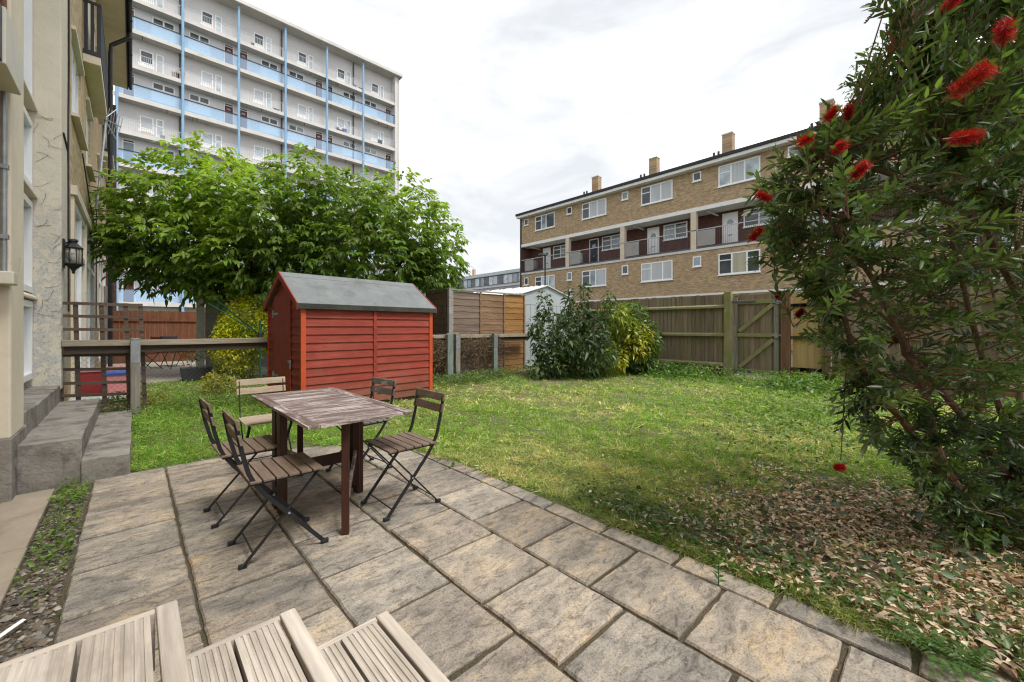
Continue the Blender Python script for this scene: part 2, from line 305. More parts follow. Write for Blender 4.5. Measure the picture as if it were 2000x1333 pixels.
lm = mixc(t, 1., ramp(t, noise(t, v, 45, 5, .8), [(.35, (.05, .036, .024)), (.66, (.20, .145, .095))]), ramp(t, nl, [(.3, (.6, .6, .6)), (.7, (1.2, 1.2, 1.2))]), 'MULTIPLY')
mr_ = N(t, 'ShaderNodeMapRange'); mr_.inputs[1].default_value = 1.1; mr_.inputs[2].default_value = 1.6; mr_.inputs[3].default_value = 1; mr_.inputs[4].default_value = 0; L(t, ma.outputs[0], mr_.inputs[0])
o = mixc(t, mr_.outputs[0], o, lm)
L(t, o, b.inputs['Base Color']); b.inputs['Roughness'].default_value = 1; bump(t, b, n1, .8, .02); M['turf_soil'] = m
M['earth'] = simple('earth', (.10, .10, .06), .3, .3, rough=1, bmp=.2)
M['asphalt_roof'] = simple('asphalt_roof', (.10, .10, .11), .2, .5, rough=.9, bmp=.1)

# ------------------------------------------------------------------ object helpers
XF = {}
def children(o): return [c for c in COL.objects if c.parent == o]
def tag(o, label=None, cat=None, group=None, kind=None):
    if label: o['label'] = label
    if cat: o['category'] = cat
    if group: o['group'] = group
    if kind: o['kind'] = kind
    return o
def thing(name, label, cat, loc=(0, 0, 0), rz=0., group=None):
    o = bpy.data.objects.new(name, None); COL.objects.link(o); o.empty_display_size = .2
    o.location = loc; o.rotation_euler = (0, 0, rz)
    XF[o.name] = Matrix.Translation(Vector(loc)) @ Matrix.Rotation(rz, 4, 'Z')
    return tag(o, label, cat, group)
def copy_tree(o, parent=None, keep=True):
    c = o.copy(); COL.objects.link(c)
    if parent: c.parent = parent
    for ch in list(o.children): copy_tree(ch, c)
    return c
class MB:
    """collects geometry of one mesh; world coordinates unless local=True"""
    def __init__(s, local=False, frame=None):
        s.v, s.f, s.c, s.local, s.fr = [], [], [], local, frame; s.mi = []; s.cur = 0
    def P(s, p):
        if s.fr:
            o, u, w, n = s.fr; return o + u * p[0] + w * p[1] + n * p[2]
        return Vector(p)
    def add(s, pts, faces, col=None):
        k = len(s.v); s.v += [s.P(p) for p in pts]; s.f += [tuple(i + k for i in f) for f in faces]; s.mi += [s.cur] * len(faces)
        s.c += [col or (1, 1, 1)] * len(pts)
    def box(s, x0, x1, y0, y1, z0, z1, col=None):
        p = [(x, y, z) for z in (z0, z1) for y in (y0, y1) for x in (x0, x1)]
        s.add(p, [(0, 2, 3, 1), (4, 5, 7, 6), (0, 1, 5, 4), (2, 6, 7, 3), (0, 4, 6, 2), (1, 3, 7, 5)], col)
    def quad(s, a, b, c, d, col=None): s.add([a, b, c, d], [(0, 1, 2, 3)], col)
    def prism(s, poly, a, b, axis=1, col=None):
        """poly in the plane across an axis, extruded from a to b along it"""
        def mk(p, h):
            q = list(p); q.insert(axis, h); return tuple(q)
        n = len(poly); pts = [mk(p, a) for p in poly] + [mk(p, b) for p in poly]
        s.add(pts, [tuple(range(n)), tuple(range(2 * n - 1, n - 1, -1))] + [(i, i + n, (i + 1) % n + n, (i + 1) % n) for i in range(n)], col)
    def bar(s, a, b, w, h, up=(0, 0, 1), col=None):
        """rectangular bar from a to b"""
        a, b = Vector(a), Vector(b); d = (b - a).normalized(); u = Vector(up)
        if abs(d.dot(u)) > .97: u = Vector((0, 1, 0)) if abs(d.y) < .9 else Vector((1, 0, 0))
        x = d.cross(u).normalized() * w / 2; y = x.cross(d).normalized() * h / 2
        s.add([tuple(p + x * i + y * j) for p in (a, b) for i, j in ((-1, -1), (1, -1), (1, 1), (-1, 1))],
              [(0, 1, 2, 3), (7, 6, 5, 4), (0, 4, 5, 1), (1, 5, 6, 2), (2, 6, 7, 3), (3, 7, 4, 0)], col)
    def tube(s, pts, r, n=8, col=None, r2=None):
        pts = [Vector(p) for p in pts]; k = len(s.v); rings = len(pts)
        nrm = None; out = []
        for i, p in enumerate(pts):
            d = (pts[min(i + 1, rings - 1)] - pts[max(i - 1, 0)]).normalized()
            if nrm is None:
                nrm = d.cross(Vector((0, 0, 1)) if abs(d.z) < .9 else Vector((1, 0, 0))).normalized()
            nrm = (nrm - d * nrm.dot(d)).normalized(); bn = d.cross(nrm)
            rr = r if r2 is None else r + (r2 - r) * i / max(1, rings - 1)
            out += [tuple(p + (nrm * math.cos(2 * PI * j / n) + bn * math.sin(2 * PI * j / n)) * rr) for j in range(n)]
        fs = [(i * n + j, i * n + (j + 1) % n, (i + 1) * n + (j + 1) % n, (i + 1) * n + j) for i in range(rings - 1) for j in range(n)]
        if n > 3: fs += [tuple(range(n - 1, -1, -1)), tuple((rings - 1) * n + j for j in range(n))]
        s.add(out, fs, col)
    def lathe(s, prof, c, n=20, col=None, sq=None):
        out = []; c = Vector(c)
        for r, z in prof: out += [tuple(c + Vector((r * math.cos(2 * PI * (j + .5) / n), r * math.sin(2 * PI * (j + .5) / n), z))) for j in range(n)]
        m = len(prof)
        s.add(out, [(i * n + j, i * n + (j + 1) % n, (i + 1) * n + (j + 1) % n, (i + 1) * n + j) for i in range(m - 1) for j in range(n)] + [tuple(range(n - 1, -1, -1)), tuple((m - 1) * n + j for j in range(n))], col)
    def build(s, name, mat, parent=None, bevel=0., smooth=False, color=False):
        vs = s.v
        if parent is not None and not s.local:
            r = parent
            while r.parent: r = r.parent
            inv = XF[r.name].inverted(); vs = [inv @ p for p in vs]
        me = bpy.data.meshes.new(name); me.from_pydata([tuple(p) for p in vs], [], s.f)
        mats = mat if isinstance(mat, (list, tuple)) else [mat]
        for m in mats: me.materials.append(m)
        if len(mats) > 1: me.polygons.foreach_set('material_index', s.mi)
        if color:
            a = me.color_attributes.new('col', 'FLOAT_COLOR', 'POINT')
            a.data.foreach_set('color', np.hstack([np.array(s.c, float), np.ones((len(s.c), 1))]).ravel())
        if smooth: me.polygons.foreach_set('use_smooth', [True] * len(me.polygons))
        me.update()
        o = bpy.data.objects.new(name, me); COL.objects.link(o)
        if parent is not None: o.parent = parent
        if bevel:
            b = o.modifiers.new('bevel', 'BEVEL'); b.width = bevel; b.segments = 2; b.limit_method = 'ANGLE'
        return o
def npmesh(name, V, F, mat, C=None, parent=None, smooth=False):
    """V (n,3) world, F (m,k) with k 3 or 4"""
    if parent is not None:
        r = parent
        while r.parent: r = r.parent
        inv = np.array(XF[r.name].inverted()); V = V @ inv[:3, :3].T + inv[:3, 3]
    me = bpy.data.meshes.new(name); k = F.shape[1]
    me.vertices.add(len(V)); me.vertices.foreach_set('co', V.astype(np.float32).ravel())
    me.loops.add(F.size); me.loops.foreach_set('vertex_index', F.astype(np.int32).ravel())
    me.polygons.add(len(F)); me.polygons.foreach_set('loop_start', np.arange(0, F.size, k, dtype=np.int32))
    me.polygons.foreach_set('loop_total', np.full(len(F), k, np.int32))
    me.materials.append(mat)
    if C is not None:
        a = me.color_attributes.new('col', 'FLOAT_COLOR', 'POINT')
        a.data.foreach_set('color', np.hstack([C, np.ones((len(C), 1))]).astype(np.float32).ravel())
    me.update(calc_edges=True); me.validate()
    if smooth: me.polygons.foreach_set('use_smooth', [True] * len(me.polygons))
    o = bpy.data.objects.new(name, me); COL.objects.link(o)
    if parent is not None: o.parent = parent
    return o
def leaves(name, mat, Pp, D, Ln, Wd, C, parent=None, fold=.18, droop=.15, roll=.6, fine=False, up=None):
    """one mesh of folded blades: base points, directions, lengths, widths, colours"""
    n = len(Pp); D = D / np.linalg.norm(D, axis=1, keepdims=True)
    U = np.tile([0, 0, 1.], (n, 1)) if up is None else up
    U = U + rng.normal(0, roll, (n, 3))
    Y = np.cross(U, D); Y /= np.linalg.norm(Y, axis=1, keepdims=True) + 1e-9
    Z = np.cross(D, Y)
    if fine:
        T = np.array([(0, 0, 0), (.3, -.46, .5), (.3, 0, 0), (.3, .46, .5), (.68, -.36, .4), (.68, 0, 0), (.68, .36, .4), (1, 0, 0)])
        Fc = np.array([(0, 1, 2, 2), (0, 2, 3, 3), (1, 4, 5, 2), (2, 5, 6, 3), (4, 7, 5, 5), (5, 7, 6, 6)])
    else:
        T = np.array([(0, 0, 0), (.42, -.5, .5), (.45, 0, 0), (.42, .5, .5), (1, 0, 0)])
        Fc = np.array([(0, 1, 4, 2), (0, 2, 4, 3)])
    k = len(T)
    X_ = T[None, :, 0, None] * Ln[:, None, None]
    V = Pp[:, None, :] + D[:, None, :] * X_ + Y[:, None, :] * (T[None, :, 1, None] * Wd[:, None, None]) \
        + Z[:, None, :] * (T[None, :, 2, None] * Wd[:, None, None] * fold * 2)
    V[:, :, 2] -= (T[None, :, 0] ** 2) * Ln[:, None] * droop
    V = V.reshape(-1, 3); CC = np.repeat(C, k, axis=0)
    if fine:
        tri = np.array([(0, 1, 2), (0, 2, 3), (1, 4, 5), (1, 5, 2), (2, 5, 6), (2, 6, 3), (4, 7, 5), (5, 7, 6)])
        F = (tri[None] + np.arange(n)[:, None, None] * k).reshape(-1, 3)
    else:
        F = (Fc[None] + np.arange(n)[:, None, None] * k).reshape(-1, 4)
    return npmesh(name, V, F, mat, CC, parent)
def lerp(a, b, t): return np.asarray(a) * (1 - t) + np.asarray(b) * t
def rnd_dir(n):
    d = rng.normal(size=(n, 3)); return d / np.linalg.norm(d, axis=1, keepdims=True)

# ------------------------------------------------------------------ ground
def sst(x): x = np.clip(x, 0, 1); return x * x * (3 - 2 * x)
def gh(x, y):
    return .012 + .10 * sst((np.asarray(x) - 3.5) / 6.5) + .07 * sst((np.asarray(y) - 4.9) / 2.2)
mb = MB(); mb.quad((-300, -300, -.06), (400, -300, -.06), (400, 400, -.06), (-300, 400, -.06))
tag(mb.build('ground', M['earth']), kind='structure')
# lawn sheet, follows the gentle rise
xs = np.concatenate([np.linspace(-.7, 11, 60)]); ys = np.linspace(-6, 23, 110)
GX, GY = np.meshgrid(xs, ys); GZ = gh(GX, GY) - .004 + rng.normal(0, .004, GX.shape)
inpat = (GX < 2.2) & (GY < 4.75); GZ[inpat] = -.05; GZ[(GX < .05) & (GY < 8)] = -.05
V = np.stack([GX, GY, GZ], -1).reshape(-1, 3); nx = len(xs)
F = np.array([(j * nx + i, j * nx + i + 1, (j + 1) * nx + i + 1, (j + 1) * nx + i) for j in range(len(ys) - 1) for i in range(nx - 1)])
tag(npmesh('lawn', V, F, M['turf_soil'], smooth=True), kind='structure')

# patio: riven slabs in broken bond, rounded far corner
EDGE = [(-.24, 4.86), (.25, 4.86), (.5, 4.85), (.75, 4.84), (1.1, 4.76), (1.45, 4.6), (1.75, 4.4), (2.0, 4.1), (2.2, 3.65), (2.26, 3.1), (2.26, 2.7), (2.2, 2.3), (2.22, 1.9), (2.26, 1.5), (2.30, 1.1), (2.31, .5), (2.32, 0), (2.33, -2.5)]
def clip(poly, a, b):
    """keep the side left of a->b (patio interior lies to the right, so pass reversed)"""
    out = []; n = len(poly)
    def sd(p): return (b[0] - a[0]) * (p[1] - a[1]) - (b[1] - a[1]) * (p[0] - a[0])
    for i in range(n):
        p, q = poly[i], poly[(i + 1) % n]; sp, sq = sd(p), sd(q)
        if sp >= 0: out.append(p)
        if sp * sq < 0:
            k = sp / (sp - sq); out.append((p[0] + (q[0] - p[0]) * k, p[1] + (q[1] - p[1]) * k))
    return out
CORNER = [(-.24, 4.86), (.75, 4.84), (1.45, 4.6), (1.75, 4.4), (2.0, 4.1), (2.2, 3.65), (2.31, 3.0), (2.33, 0), (2.33, -2.5)]
RX = [-.70, -.24, .216, .692, 1.173, 1.635, 2.107, 2.57]; P_ = .4655
OFF = [0, 4.468, 4.245, 3.1, 2.86, 2.607, 3.34]
patio = MB()
for r in range(1, 7):
    x0, x1 = RX[r], RX[r + 1]
    y = OFF[r] - 14 * P_
    while y < 5.4:
        y0, y1 = y, y + P_; y += P_
        if y1 < -2.3: continue
        g_ = [random.uniform(*q_) for q_ in ((.004, .010), (.008, .016), (.004, .010), (.008, .016))]
        poly = [(x0 + g_[0], y0 + g_[1]), (x1 - g_[2], y0 + g_[1]), (x1 - g_[2], y1 - g_[3]), (x0 + g_[0], y1 - g_[3])]
        for a, b in zip(CORNER[:-1], CORNER[1:]): poly = clip(poly, b, a) if poly else poly
        if len(poly) < 3: continue
        cx = sum(p[0] for p in poly) / len(poly); cy = sum(p[1] for p in poly) / len(poly)
        zt = random.uniform(-.003, .003); tx, ty = random.uniform(-.006, .006), random.uniform(-.006, .006)
        col = (random.random(), random.random(), random.random())
        # densify the outline so the worn edge can wander
        dense = []
        for i in range(len(poly)):
            p, q = poly[i], poly[(i + 1) % len(poly)]; nseg = max(1, int(math.hypot(q[0] - p[0], q[1] - p[1]) / .05))
            for j in range(nseg):
                w = random.uniform(-.0035, .0035); f = j / nseg
                dense.append((p[0] + (q[0] - p[0]) * f + w, p[1] + (q[1] - p[1]) * f + random.uniform(-.0035, .0035)))
        def ring(k, z): return [(cx + (p[0] - cx) * k, cy + (p[1] - cy) * k, z + tx * (p[0] - cx) + ty * (p[1] - cy)) for p in dense]
        n = len(dense); R0, R1, R2 = ring(1, -.045), ring(1, -.009 + zt), ring(.968, zt)
        pts = R0 + R1 + R2
        fs = [(i + q * n, (i + 1) % n + q * n, (i + 1) % n + (q + 1) * n, i + (q + 1) * n) for q in (0, 1) for i in range(n)] + [tuple(2 * n + i for i in range(n))]
        patio.add(pts, fs, col)
tag(patio.build('patio', M['paving'], color=True), kind='structure')
mb = MB(); mb.add([(x, y, -.017) for x, y in [(-.23, -2.5)] + [(2.30, -2.5)] + [(p[0] - .02, p[1] - .02) for p in CORNER[-2::-1]]], [tuple(range(len(CORNER) + 1))])
tag(mb.build('patio_joint_bed', M['joint']), kind='structure')
mb = MB(); mb.box(-.70, -.445, -3, 3.62, -.05, .004); mb.box(-.70, -.45, 3.63, 4.80, -.05, .004)
tag(mb.build('side_path', M['path'], bevel=.006), kind='structure')
mb = MB(); mb.box(-.44, -.23, -3, 4.9, -.05, -.02)
tag(mb.build('gravel_strip', M['joint']), kind='structure')
mb = MB(); mb.box(-.6, 3.3, 11.6, 18.2, -.05, .10)
tag(mb.build('neighbour_paving', M['paving_pale']), kind='structure')
# ------------------------------------------------------------------ timber steps in the foreground
st = thing('timber_steps', 'weathered grooved timber decking steps leading down onto the patio, nearest the viewer', 'steps', (.0, .6, 0))
YF, YN = 1.485, -1.2
def tread(x0, x1, z, nboards):
    """grooved boards running along the nosing, then the nosing board"""
    bw = (x1 - .052 - x0) / nboards
    for b in range(nboards):
        mb = MB(); a = x0 + b * bw + .004; c = a + bw - .010; n = 7; gp = (c - a) / n
        prof = [(a, z - .028), (a, z)]
        for i in range(n):
            u = a + i * gp
            if i: prof += [(u - .0005, z - .0045), (u + .0035, z - .005), (u + .0042, z)]
            prof += [(u + gp - .0042 + (.0036 if i == n - 1 else 0), z - (.0003 if i % 2 else 0))]
        prof += [(c, z - .028)]
        mb.prism(prof, YN, YF - .026 + random.uniform(-.002, .002), 1); mb.build('tread_board', M['deck'], st)
    mb = MB(); mb.box(x1 - .046, x1, YN, YF + .003, z - .03, z + .002); mb.build('nosing', M['deck_edge'], st, bevel=.005)
    mb = MB(); mb.box(x1 - .022, x1 - .004, YN, YF - .03, z - .165, z - .031); mb.build('riser', M['deck'], st, bevel=.002)
    mb = MB(); mb.box(x0, x1 - .048, YF - .022, YF, z - .16, z - .001); mb.build('side_fascia', M['deck_fascia'], st, bevel=.003)
tread(-.9, .092, .50, 7); tread(.094, .396, .335, 2); tread(.398, .722, .17, 2)

# ------------------------------------------------------------------ concrete steps by the house
cs = thing('concrete_steps', 'worn grey concrete steps rising to the left house porch', 'steps', (-.35, 6.1, 0))
def rough_block(mb, x0, x1, y0, y1, z0, z1, n=9):
    ys = np.linspace(y0, y1, n)
    def j(s=.008): return random.uniform(-s, s)
    top = [[(x0, y + (j() if 0 < i < n - 1 else 0), z1 + j(.004)), (x1 + j(), y + (j() if 0 < i < n - 1 else j()), z1 + j(.006))] for i, y in enumerate(ys)]
    pts = [p for r in top for p in r] + [(x, y, z0) for y in ys for x in (x0, x1)]
    k = 2 * n
    fs = [(2 * i, 2 * i + 1, 2 * i + 3, 2 * i + 2) for i in range(n - 1)] + [(2 * i + 1, k + 2 * i + 1, k + 2 * i + 3, 2 * i + 3) for i in range(n - 1)]
    fs += [(0, k, k + 1, 1), (k - 2, k - 1, 2 * k - 1, 2 * k - 2), (0, 2, k + 2, k)]
    mb.add(pts, fs)
for nm, a in (('lower_step', (-.31, -.015, 4.83, 7.36, -.05, .185)), ('middle_step', (-.655, -.308, 4.86, 7.42, -.05, .36)), ('top_step', (-1.0, -.652, 5.2, 7.50, -.05, .56))):
    mb = MB(); rough_block(mb, *a); mb.build(nm, M['concrete'], cs, bevel=.006)
mb = MB(); mb.box(-.72, -.646, 4.655, 5.24, -.05, .462); mb.build('plinth', M['concrete'], cs, bevel=.01)

# ------------------------------------------------------------------ gateleg table
TC = (1.043, 3.18, 0)
tb = thing('folding_table', 'brown gateleg garden table with weathered slatted top on the patio', 'table', TC)
TX0, TX1, ZT = .715, 1.372, .712
def leaf_top(name, y0, y1):
    h = .019; n = max(2, round((y1 - y0) / .068)); w = (y1 - y0) / n; mb = MB()
    for i in range(n): mb.box(TX0 + .069, TX1 - .069, y0 + i * w + .0025, y0 + (i + 1) * w - .0025, ZT - h + random.uniform(-.001, .001), ZT - .001 + random.uniform(-.001, .001))
    o = mb.build(name, M['table_top'], tb, bevel=.002)
    for x0, x1 in ((TX0, TX0 + .066), (TX1 - .066, TX1)):
        mb = MB(); mb.box(x0, x1, y0, y1, ZT - h, ZT); mb.build('end_board', M['table_rail'], o, bevel=.002)
leaf_top('centre_leaf', 3.083, 3.277); leaf_top('folding_leaf', 2.44, 3.080); leaf_top('folding_leaf', 3.280, 3.92)
for x in (.748, 1.275):
    for y in (3.115, 3.245):
        mb = MB(); mb.box(x - .024, x + .024, y - .042, y + .042, 0, .692); mb.build('trestle_post', M['table_leg'], tb, bevel=.003)
    mb = MB(); mb.box(x - .018, x + .018, 3.158, 3.202, .60, .67); mb.box(x - .018, x + .018, 3.158, 3.202, .12, .17); mb.build('cross_rail', M['table_leg'], tb, bevel=.002)
mb = MB(); mb.box(.774, 1.249, 3.167, 3.192, .235, .315); mb.build('stretcher', M['table_leg'], tb, bevel=.003)
def gate(a, b):
    a, b = Vector(a), Vector(b); o = None; mb = MB(); mb.bar(b, b + Vector((0, 0, .69)), .045, .022, up=(b - a)); o = mb.build('gate_leg', M['table_leg'], tb, bevel=.003)
    d = (b - a)
    mb = MB(); mb.bar(a + Vector((0, 0, .66)), b + Vector((0, 0, .66)), .022, .045); mb.build('top_rail', M['table_leg'], o, bevel=.002)
    mb = MB(); mb.bar(a + d * .12 + Vector((0, 0, .34)), b - d * .08 + Vector((0, 0, .17)), .018, .05); mb.build('brace', M['table_rail'], o, bevel=.002)
    mb = MB(); mb.bar(a + Vector((0, 0, .08)), a + Vector((0, 0, .69)), .045, .022, up=d); mb.build('hinge_stile', M['table_leg'], o, bevel=.002)
gate((1.235, 3.05, 0), (.955, 2.525, 0)); gate((.80, 3.31, 0), (1.05, 3.79, 0))

# ------------------------------------------------------------------ five folding chairs
def make_chair(label, wood_mat, loc, rz):
    """faces +X: seat front at x=.2, back at x=-.2"""
    t = thing('folding_chair', label, 'chair', loc, rz, 'folding chairs around the garden table')
    for s in (-1, 1):
        y = s * .178
        mb = MB(local=True)
        pr = [(-.232, .775), (-.205, .62), (-.175, .50), (-.150, .445), (-.10, .37), (.205, .012)]
        for p, q in zip(pr[:-1], pr[1:]): mb.bar((p[0], y, p[1]), (q[0], y, q[1]), .0085, .022, up=(1, 0, 1))
        f = mb.build('back_leg', M['steel_black'], t, bevel=.001)
        mb = MB(local=True); mb.box(.188, .230, y - .011, y + .011, 0, .024); mb.build('foot', M['black_plastic'], f, bevel=.005)
        y2 = s * .160
        mb = MB(local=True); mb.bar((.175, y2, .425), (-.195, y2, .012), .0085, .022, up=(1, 0, 1))
        f = mb.build('front_leg', M['steel_black'], t, bevel=.001)
        mb = MB(local=True); mb.box(-.218, -.178, y2 - .011, y2 + .011, 0, .024); mb.build('foot', M['black_plastic'], f, bevel=.005)
        mb = MB(local=True); mb.bar((-.16, y2, .432), (.185, y2, .432), .008, .016); mb.build('seat_rail', M['steel_black'], t)
        mb = MB(local=True); mb.tube([(.018, s * .155, .235), (.018, s * .186, .235)], .007, 8); mb.build('pivot', M['galv'], t)
    for a_, b_, c_ in ((.165, .178, .06), (-.15, .16, .062)):
        mb = MB(local=True); mb.tube([(a_, -b_, c_), (a_, b_, c_)], .0045, 6); mb.build('cross_bar', M['steel_black'], t)
    mb = MB(local=True); n = 6; w = .375 / n
    for i in range(n):
        x0 = -.175 + i * w; mb.box(x0 + .004, x0 + w - .004, -.195, .195, .441, .455)
    mb.build('seat', wood_mat, t, bevel=.003)
    for z0, x0 in ((.735, -.232), (.655, -.219)):
        mb = MB(local=True); dx = .012
        mb.prism([(x0 + .004, z0), (x0 + .018, z0), (x0 + .006, z0 + .055), (x0 - .008, z0 + .055)], -.20, .20, 1)
        mb.build('back_slat', wood_mat, t, bevel=.003)
    return t
make_chair('brown slatted folding chair at the near left corner, closest to the viewer', M['chair_wood'], (.620, 2.69, 0), 0)
make_chair('brown slatted folding chair behind the nearest one on the left side of the table', M['chair_wood'], (.575, 3.33, 0), .02)
make_chair('pale unweathered folding chair at the far end of the table, beside the shed door', M['chair_wood_pale'], (.885, 4.20, 0), -PI / 2 - .02)
make_chair('grey peeling folding chair on the far right, in front of the shed wall', M['chair_wood_grey'], (1.49, 3.58, 0), PI + .10)
make_chair('brown folding chair standing alone at the right side of the table', M['chair_wood'], (1.425, 2.69, 0), PI)

# ------------------------------------------------------------------ red shed
SA = Vector((1.70, 6.07, .10)); srz = math.radians(3.5); SLn, SWd, EV, RG = 2.13, 1.38, 1.52, 1.97
sh = thing('garden_shed', 'red painted wooden garden shed with grey felt roof', 'shed', tuple(SA), srz)
def clad(name, frame, length, top, mat, n0=0):
    mb = MB(frame=frame, local=True); n = 13; h = (EV) / n
    z = .03
    while z < top(length / 2) - .005:
        z1 = min(z + h, top(length / 2))
        t0, t1 = z - .012, z1
        a = 0; b = length
        # gable boards shorten under the roof line
        def lim(zz):
            if zz <= EV: return 0, length
            k = (zz - EV) / (RG - EV); return length / 2 * k, length - length / 2 * k
        a0, b0 = lim(max(t0, 0)); a1, b1 = lim(t1)
        mb.add([(a0, t0, .022), (b0, t0, .022), (b1, t1, .003), (a1, t1, .003), (a0, t0, 0), (b0, t0, 0), (b1, t1, -.002), (a1, t1, -.002)],
               [(0, 1, 2, 3), (4, 7, 6, 5), (0, 4, 5, 1), (3, 2, 6, 7), (0, 3, 7, 4), (1, 5, 6, 2)])
        z = z1
    return mb.build(name, mat, sh)
X_, Y_, Z_ = Vector((1, 0, 0)), Vector((0, 1, 0)), Vector((0, 0, 1))
clad('side_wall', (Vector((0, 0, 0)), X_, Z_, -Y_), SLn, lambda u: EV, M['shed_red'])
clad('side_wall', (Vector((SLn, SWd, 0)), -X_, Z_, Y_), SLn, lambda u: EV, M['shed_red'])
clad('gable_wall', (Vector((0, SWd, 0)), -Y_, Z_, -X_), SWd, lambda u: RG - .02, M['shed_end'])
clad('gable_wall', (Vector((SLn, 0, 0)), Y_, Z_, X_), SWd, lambda u: RG - .02, M['shed_end'])
for x, y in ((0, 0), (SLn, 0), (0, SWd), (SLn, SWd)):
    mb = MB(local=True); sx = -1 if x == 0 else 1; sy = -1 if y == 0 else 1
    if y == 0: mb.box(x - .02, x + .045 * -sx if x == 0 else x + .02, y - .034, y - .001, .0, EV) if x == 0 else mb.box(x - .045, x + .02, y - .034, y - .001, 0, EV)
    else: mb.box(min(x, x + sx * .02) - .01, max(x, x + sx * .02) + .01, y, y + .03, 0, EV)
    mb.build('corner_trim', M['trim_orange'], sh, bevel=.003)
mb = MB(local=True); mb.box(SLn * .49, SLn * .49 + .055, -.034, -.001, 0, EV - .01); mb.build('centre_batten', M['shed_red'], sh, bevel=.003)
# door in the near gable
mb = MB(local=True)
for i in range(6): mb.box(-.036, -.017, .36 + i * .125, .36 + i * .125 + .122, .04, 1.66)
dr = mb.build('door', M['shed_door'], sh, bevel=.003)
for zz in (.42, 1.36):
    mb = MB(local=True); mb.box(-.044, -.037, .86, 1.10, zz, zz + .035); mb.box(-.046, -.037, 1.06, 1.12, zz - .04, zz + .075); mb.build('hinge', M['galv'], dr)
mb = MB(local=True); mb.box(-.046, -.037, .30, .42, .66, .70); mb.box(-.05, -.037, .32, .35, .58, .69); mb.build('latch', M['galv'], dr)
# roof
ov, og = .065, .07; hw = SWd / 2
sl_ = (RG - EV) / hw
def roof_side(s):
    mb = MB(local=True)
    y_e = hw + s * (hw + ov); z_e = EV - ov * sl_; t_ = .022
    n = 10
    for i in range(n):
        x0, x1 = -og + (SLn + 2 * og) * i / n, -og + (SLn + 2 * og) * (i + 1) / n
        mb.add([(x0, hw, RG + .02), (x1, hw, RG + .02), (x1, y_e, z_e + .02), (x0, y_e, z_e + .02), (x0, hw, RG + .02 - t_), (x1, hw, RG + .02 - t_), (x1, y_e, z_e + .02 - t_), (x0, y_e, z_e + .02 - t_)],
               [(0, 3, 2, 1), (4, 5, 6, 7), (3, 7, 6, 2)] + ([(0, 4, 7, 3)] if i == 0 else []) + ([(1, 2, 6, 5)] if i == n - 1 else []))
    r = mb.build('roof', M['roof_felt'], sh)
    mb = MB(local=True); mb.box(-og - .003, SLn + og + .003, y_e - .002 if s > 0 else y_e - .012, y_e + .012 if s > 0 else y_e + .002, z_e - .052, z_e + .024); mb.build('eaves_strip', M['felt_edge'], r, bevel=.003)
    for x in (-og - .016, SLn + og):
        mb = MB(local=True)
        mb.add([(x, hw, RG + .03), (x, y_e, z_e + .03), (x, y_e, z_e - .065), (x, hw, RG - .065), (x + .016, hw, RG + .03), (x + .016, y_e, z_e + .03), (x + .016, y_e, z_e - .065), (x + .016, hw, RG - .065)],
               [(0, 1, 2, 3), (7, 6, 5, 4), (0, 4, 5, 1), (1, 5, 6, 2), (2, 6, 7, 3), (3, 7, 4, 0)])
        mb.build('bargeboard', M['shed_door'], r)
roof_side(-1); roof_side(1)
mb = MB(local=True); mb.prism([(hw - .11, RG + .022 - .11 * sl_ + .004), (hw, RG + .027), (hw + .11, RG + .022 - .11 * sl_ + .004), (hw + .11, RG + .02 - .11 * sl_), (hw, RG + .021), (hw - .11, RG + .02 - .11 * sl_)], -og, SLn + og, 0)
mb.build('ridge_felt', M['roof_felt'], sh)
mb = MB(local=True); mb.box(.02, SLn - .02, .02, SWd - .02, -.12, .03); mb.build('floor_bearers', M['fence_dark'], sh)

# ------------------------------------------------------------------ post-and-rail fence with chain link
FYc = 7.55
fn = thing('rail_fence', 'low weathered post and rail fence with chain link mesh across the garden', 'fence', (.02, FYc, 0))
for x0, x1 in ((-.645, 1.72), (1.74, 4.95), (4.955, 7.6)):
    mb = MB()
    xs = np.linspace(x0, x1, 9); sg = random.uniform(-.01, .0)
    pts = []
    for i, x in enumerate(xs):
        d = sg * math.sin(PI * i / 8); pts += [(x, FYc - .065, 1.032 + d), (x, FYc + .06, 1.030 + d), (x, FYc + .06, 1.108 + d), (x, FYc - .065, 1.112 + d)]
    fs = [(0, 1, 2, 3), (35, 34, 33, 32)] + [(4 * i + j, 4 * i + (j + 1) % 4, 4 * i + 4 + (j + 1) % 4, 4 * i + 4 + j) for i in range(8) for j in range(4)]
    mb.add(pts, fs); r = mb.build('rail', M['rail_wood'], fn, bevel=.006)
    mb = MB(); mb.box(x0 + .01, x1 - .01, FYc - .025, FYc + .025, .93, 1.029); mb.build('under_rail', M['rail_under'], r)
for x, w, mt, pl in ((.025, .10, 'post_wood', 1), (1.78, .09, 'fence_dark', 1), (3.4, .09, 'post_wood', 0), (5.06, .15, 'post_green', 0), (5.26, .12, 'post_wood', 1), (6.36, .12, 'post_green', 1)):
    mb = MB(); zt = 1.125 if x < 5 or x > 6 else 1.15
    mb.prism([(x - w / 2, -.1), (x + w / 2, -.1), (x + w / 2, zt - .03), (x, zt), (x - w / 2, zt - .03)], FYc - .165, FYc - .067, 1)
    p = mb.build('post', M[mt], fn, bevel=.006)
    if pl:
        mb = MB(); mb.box(x - w / 2 + .004, x + w / 2 - .004, FYc - .170, FYc - .1652, .80, 1.095); mb.box(x - w / 2 + .002, x + w / 2 - .002, FYc - .16, FYc - .02, 1.113 + (.0 if zt > 1.13 else 0), 1.127); mb.build('metal_strap', M['galv'], p)
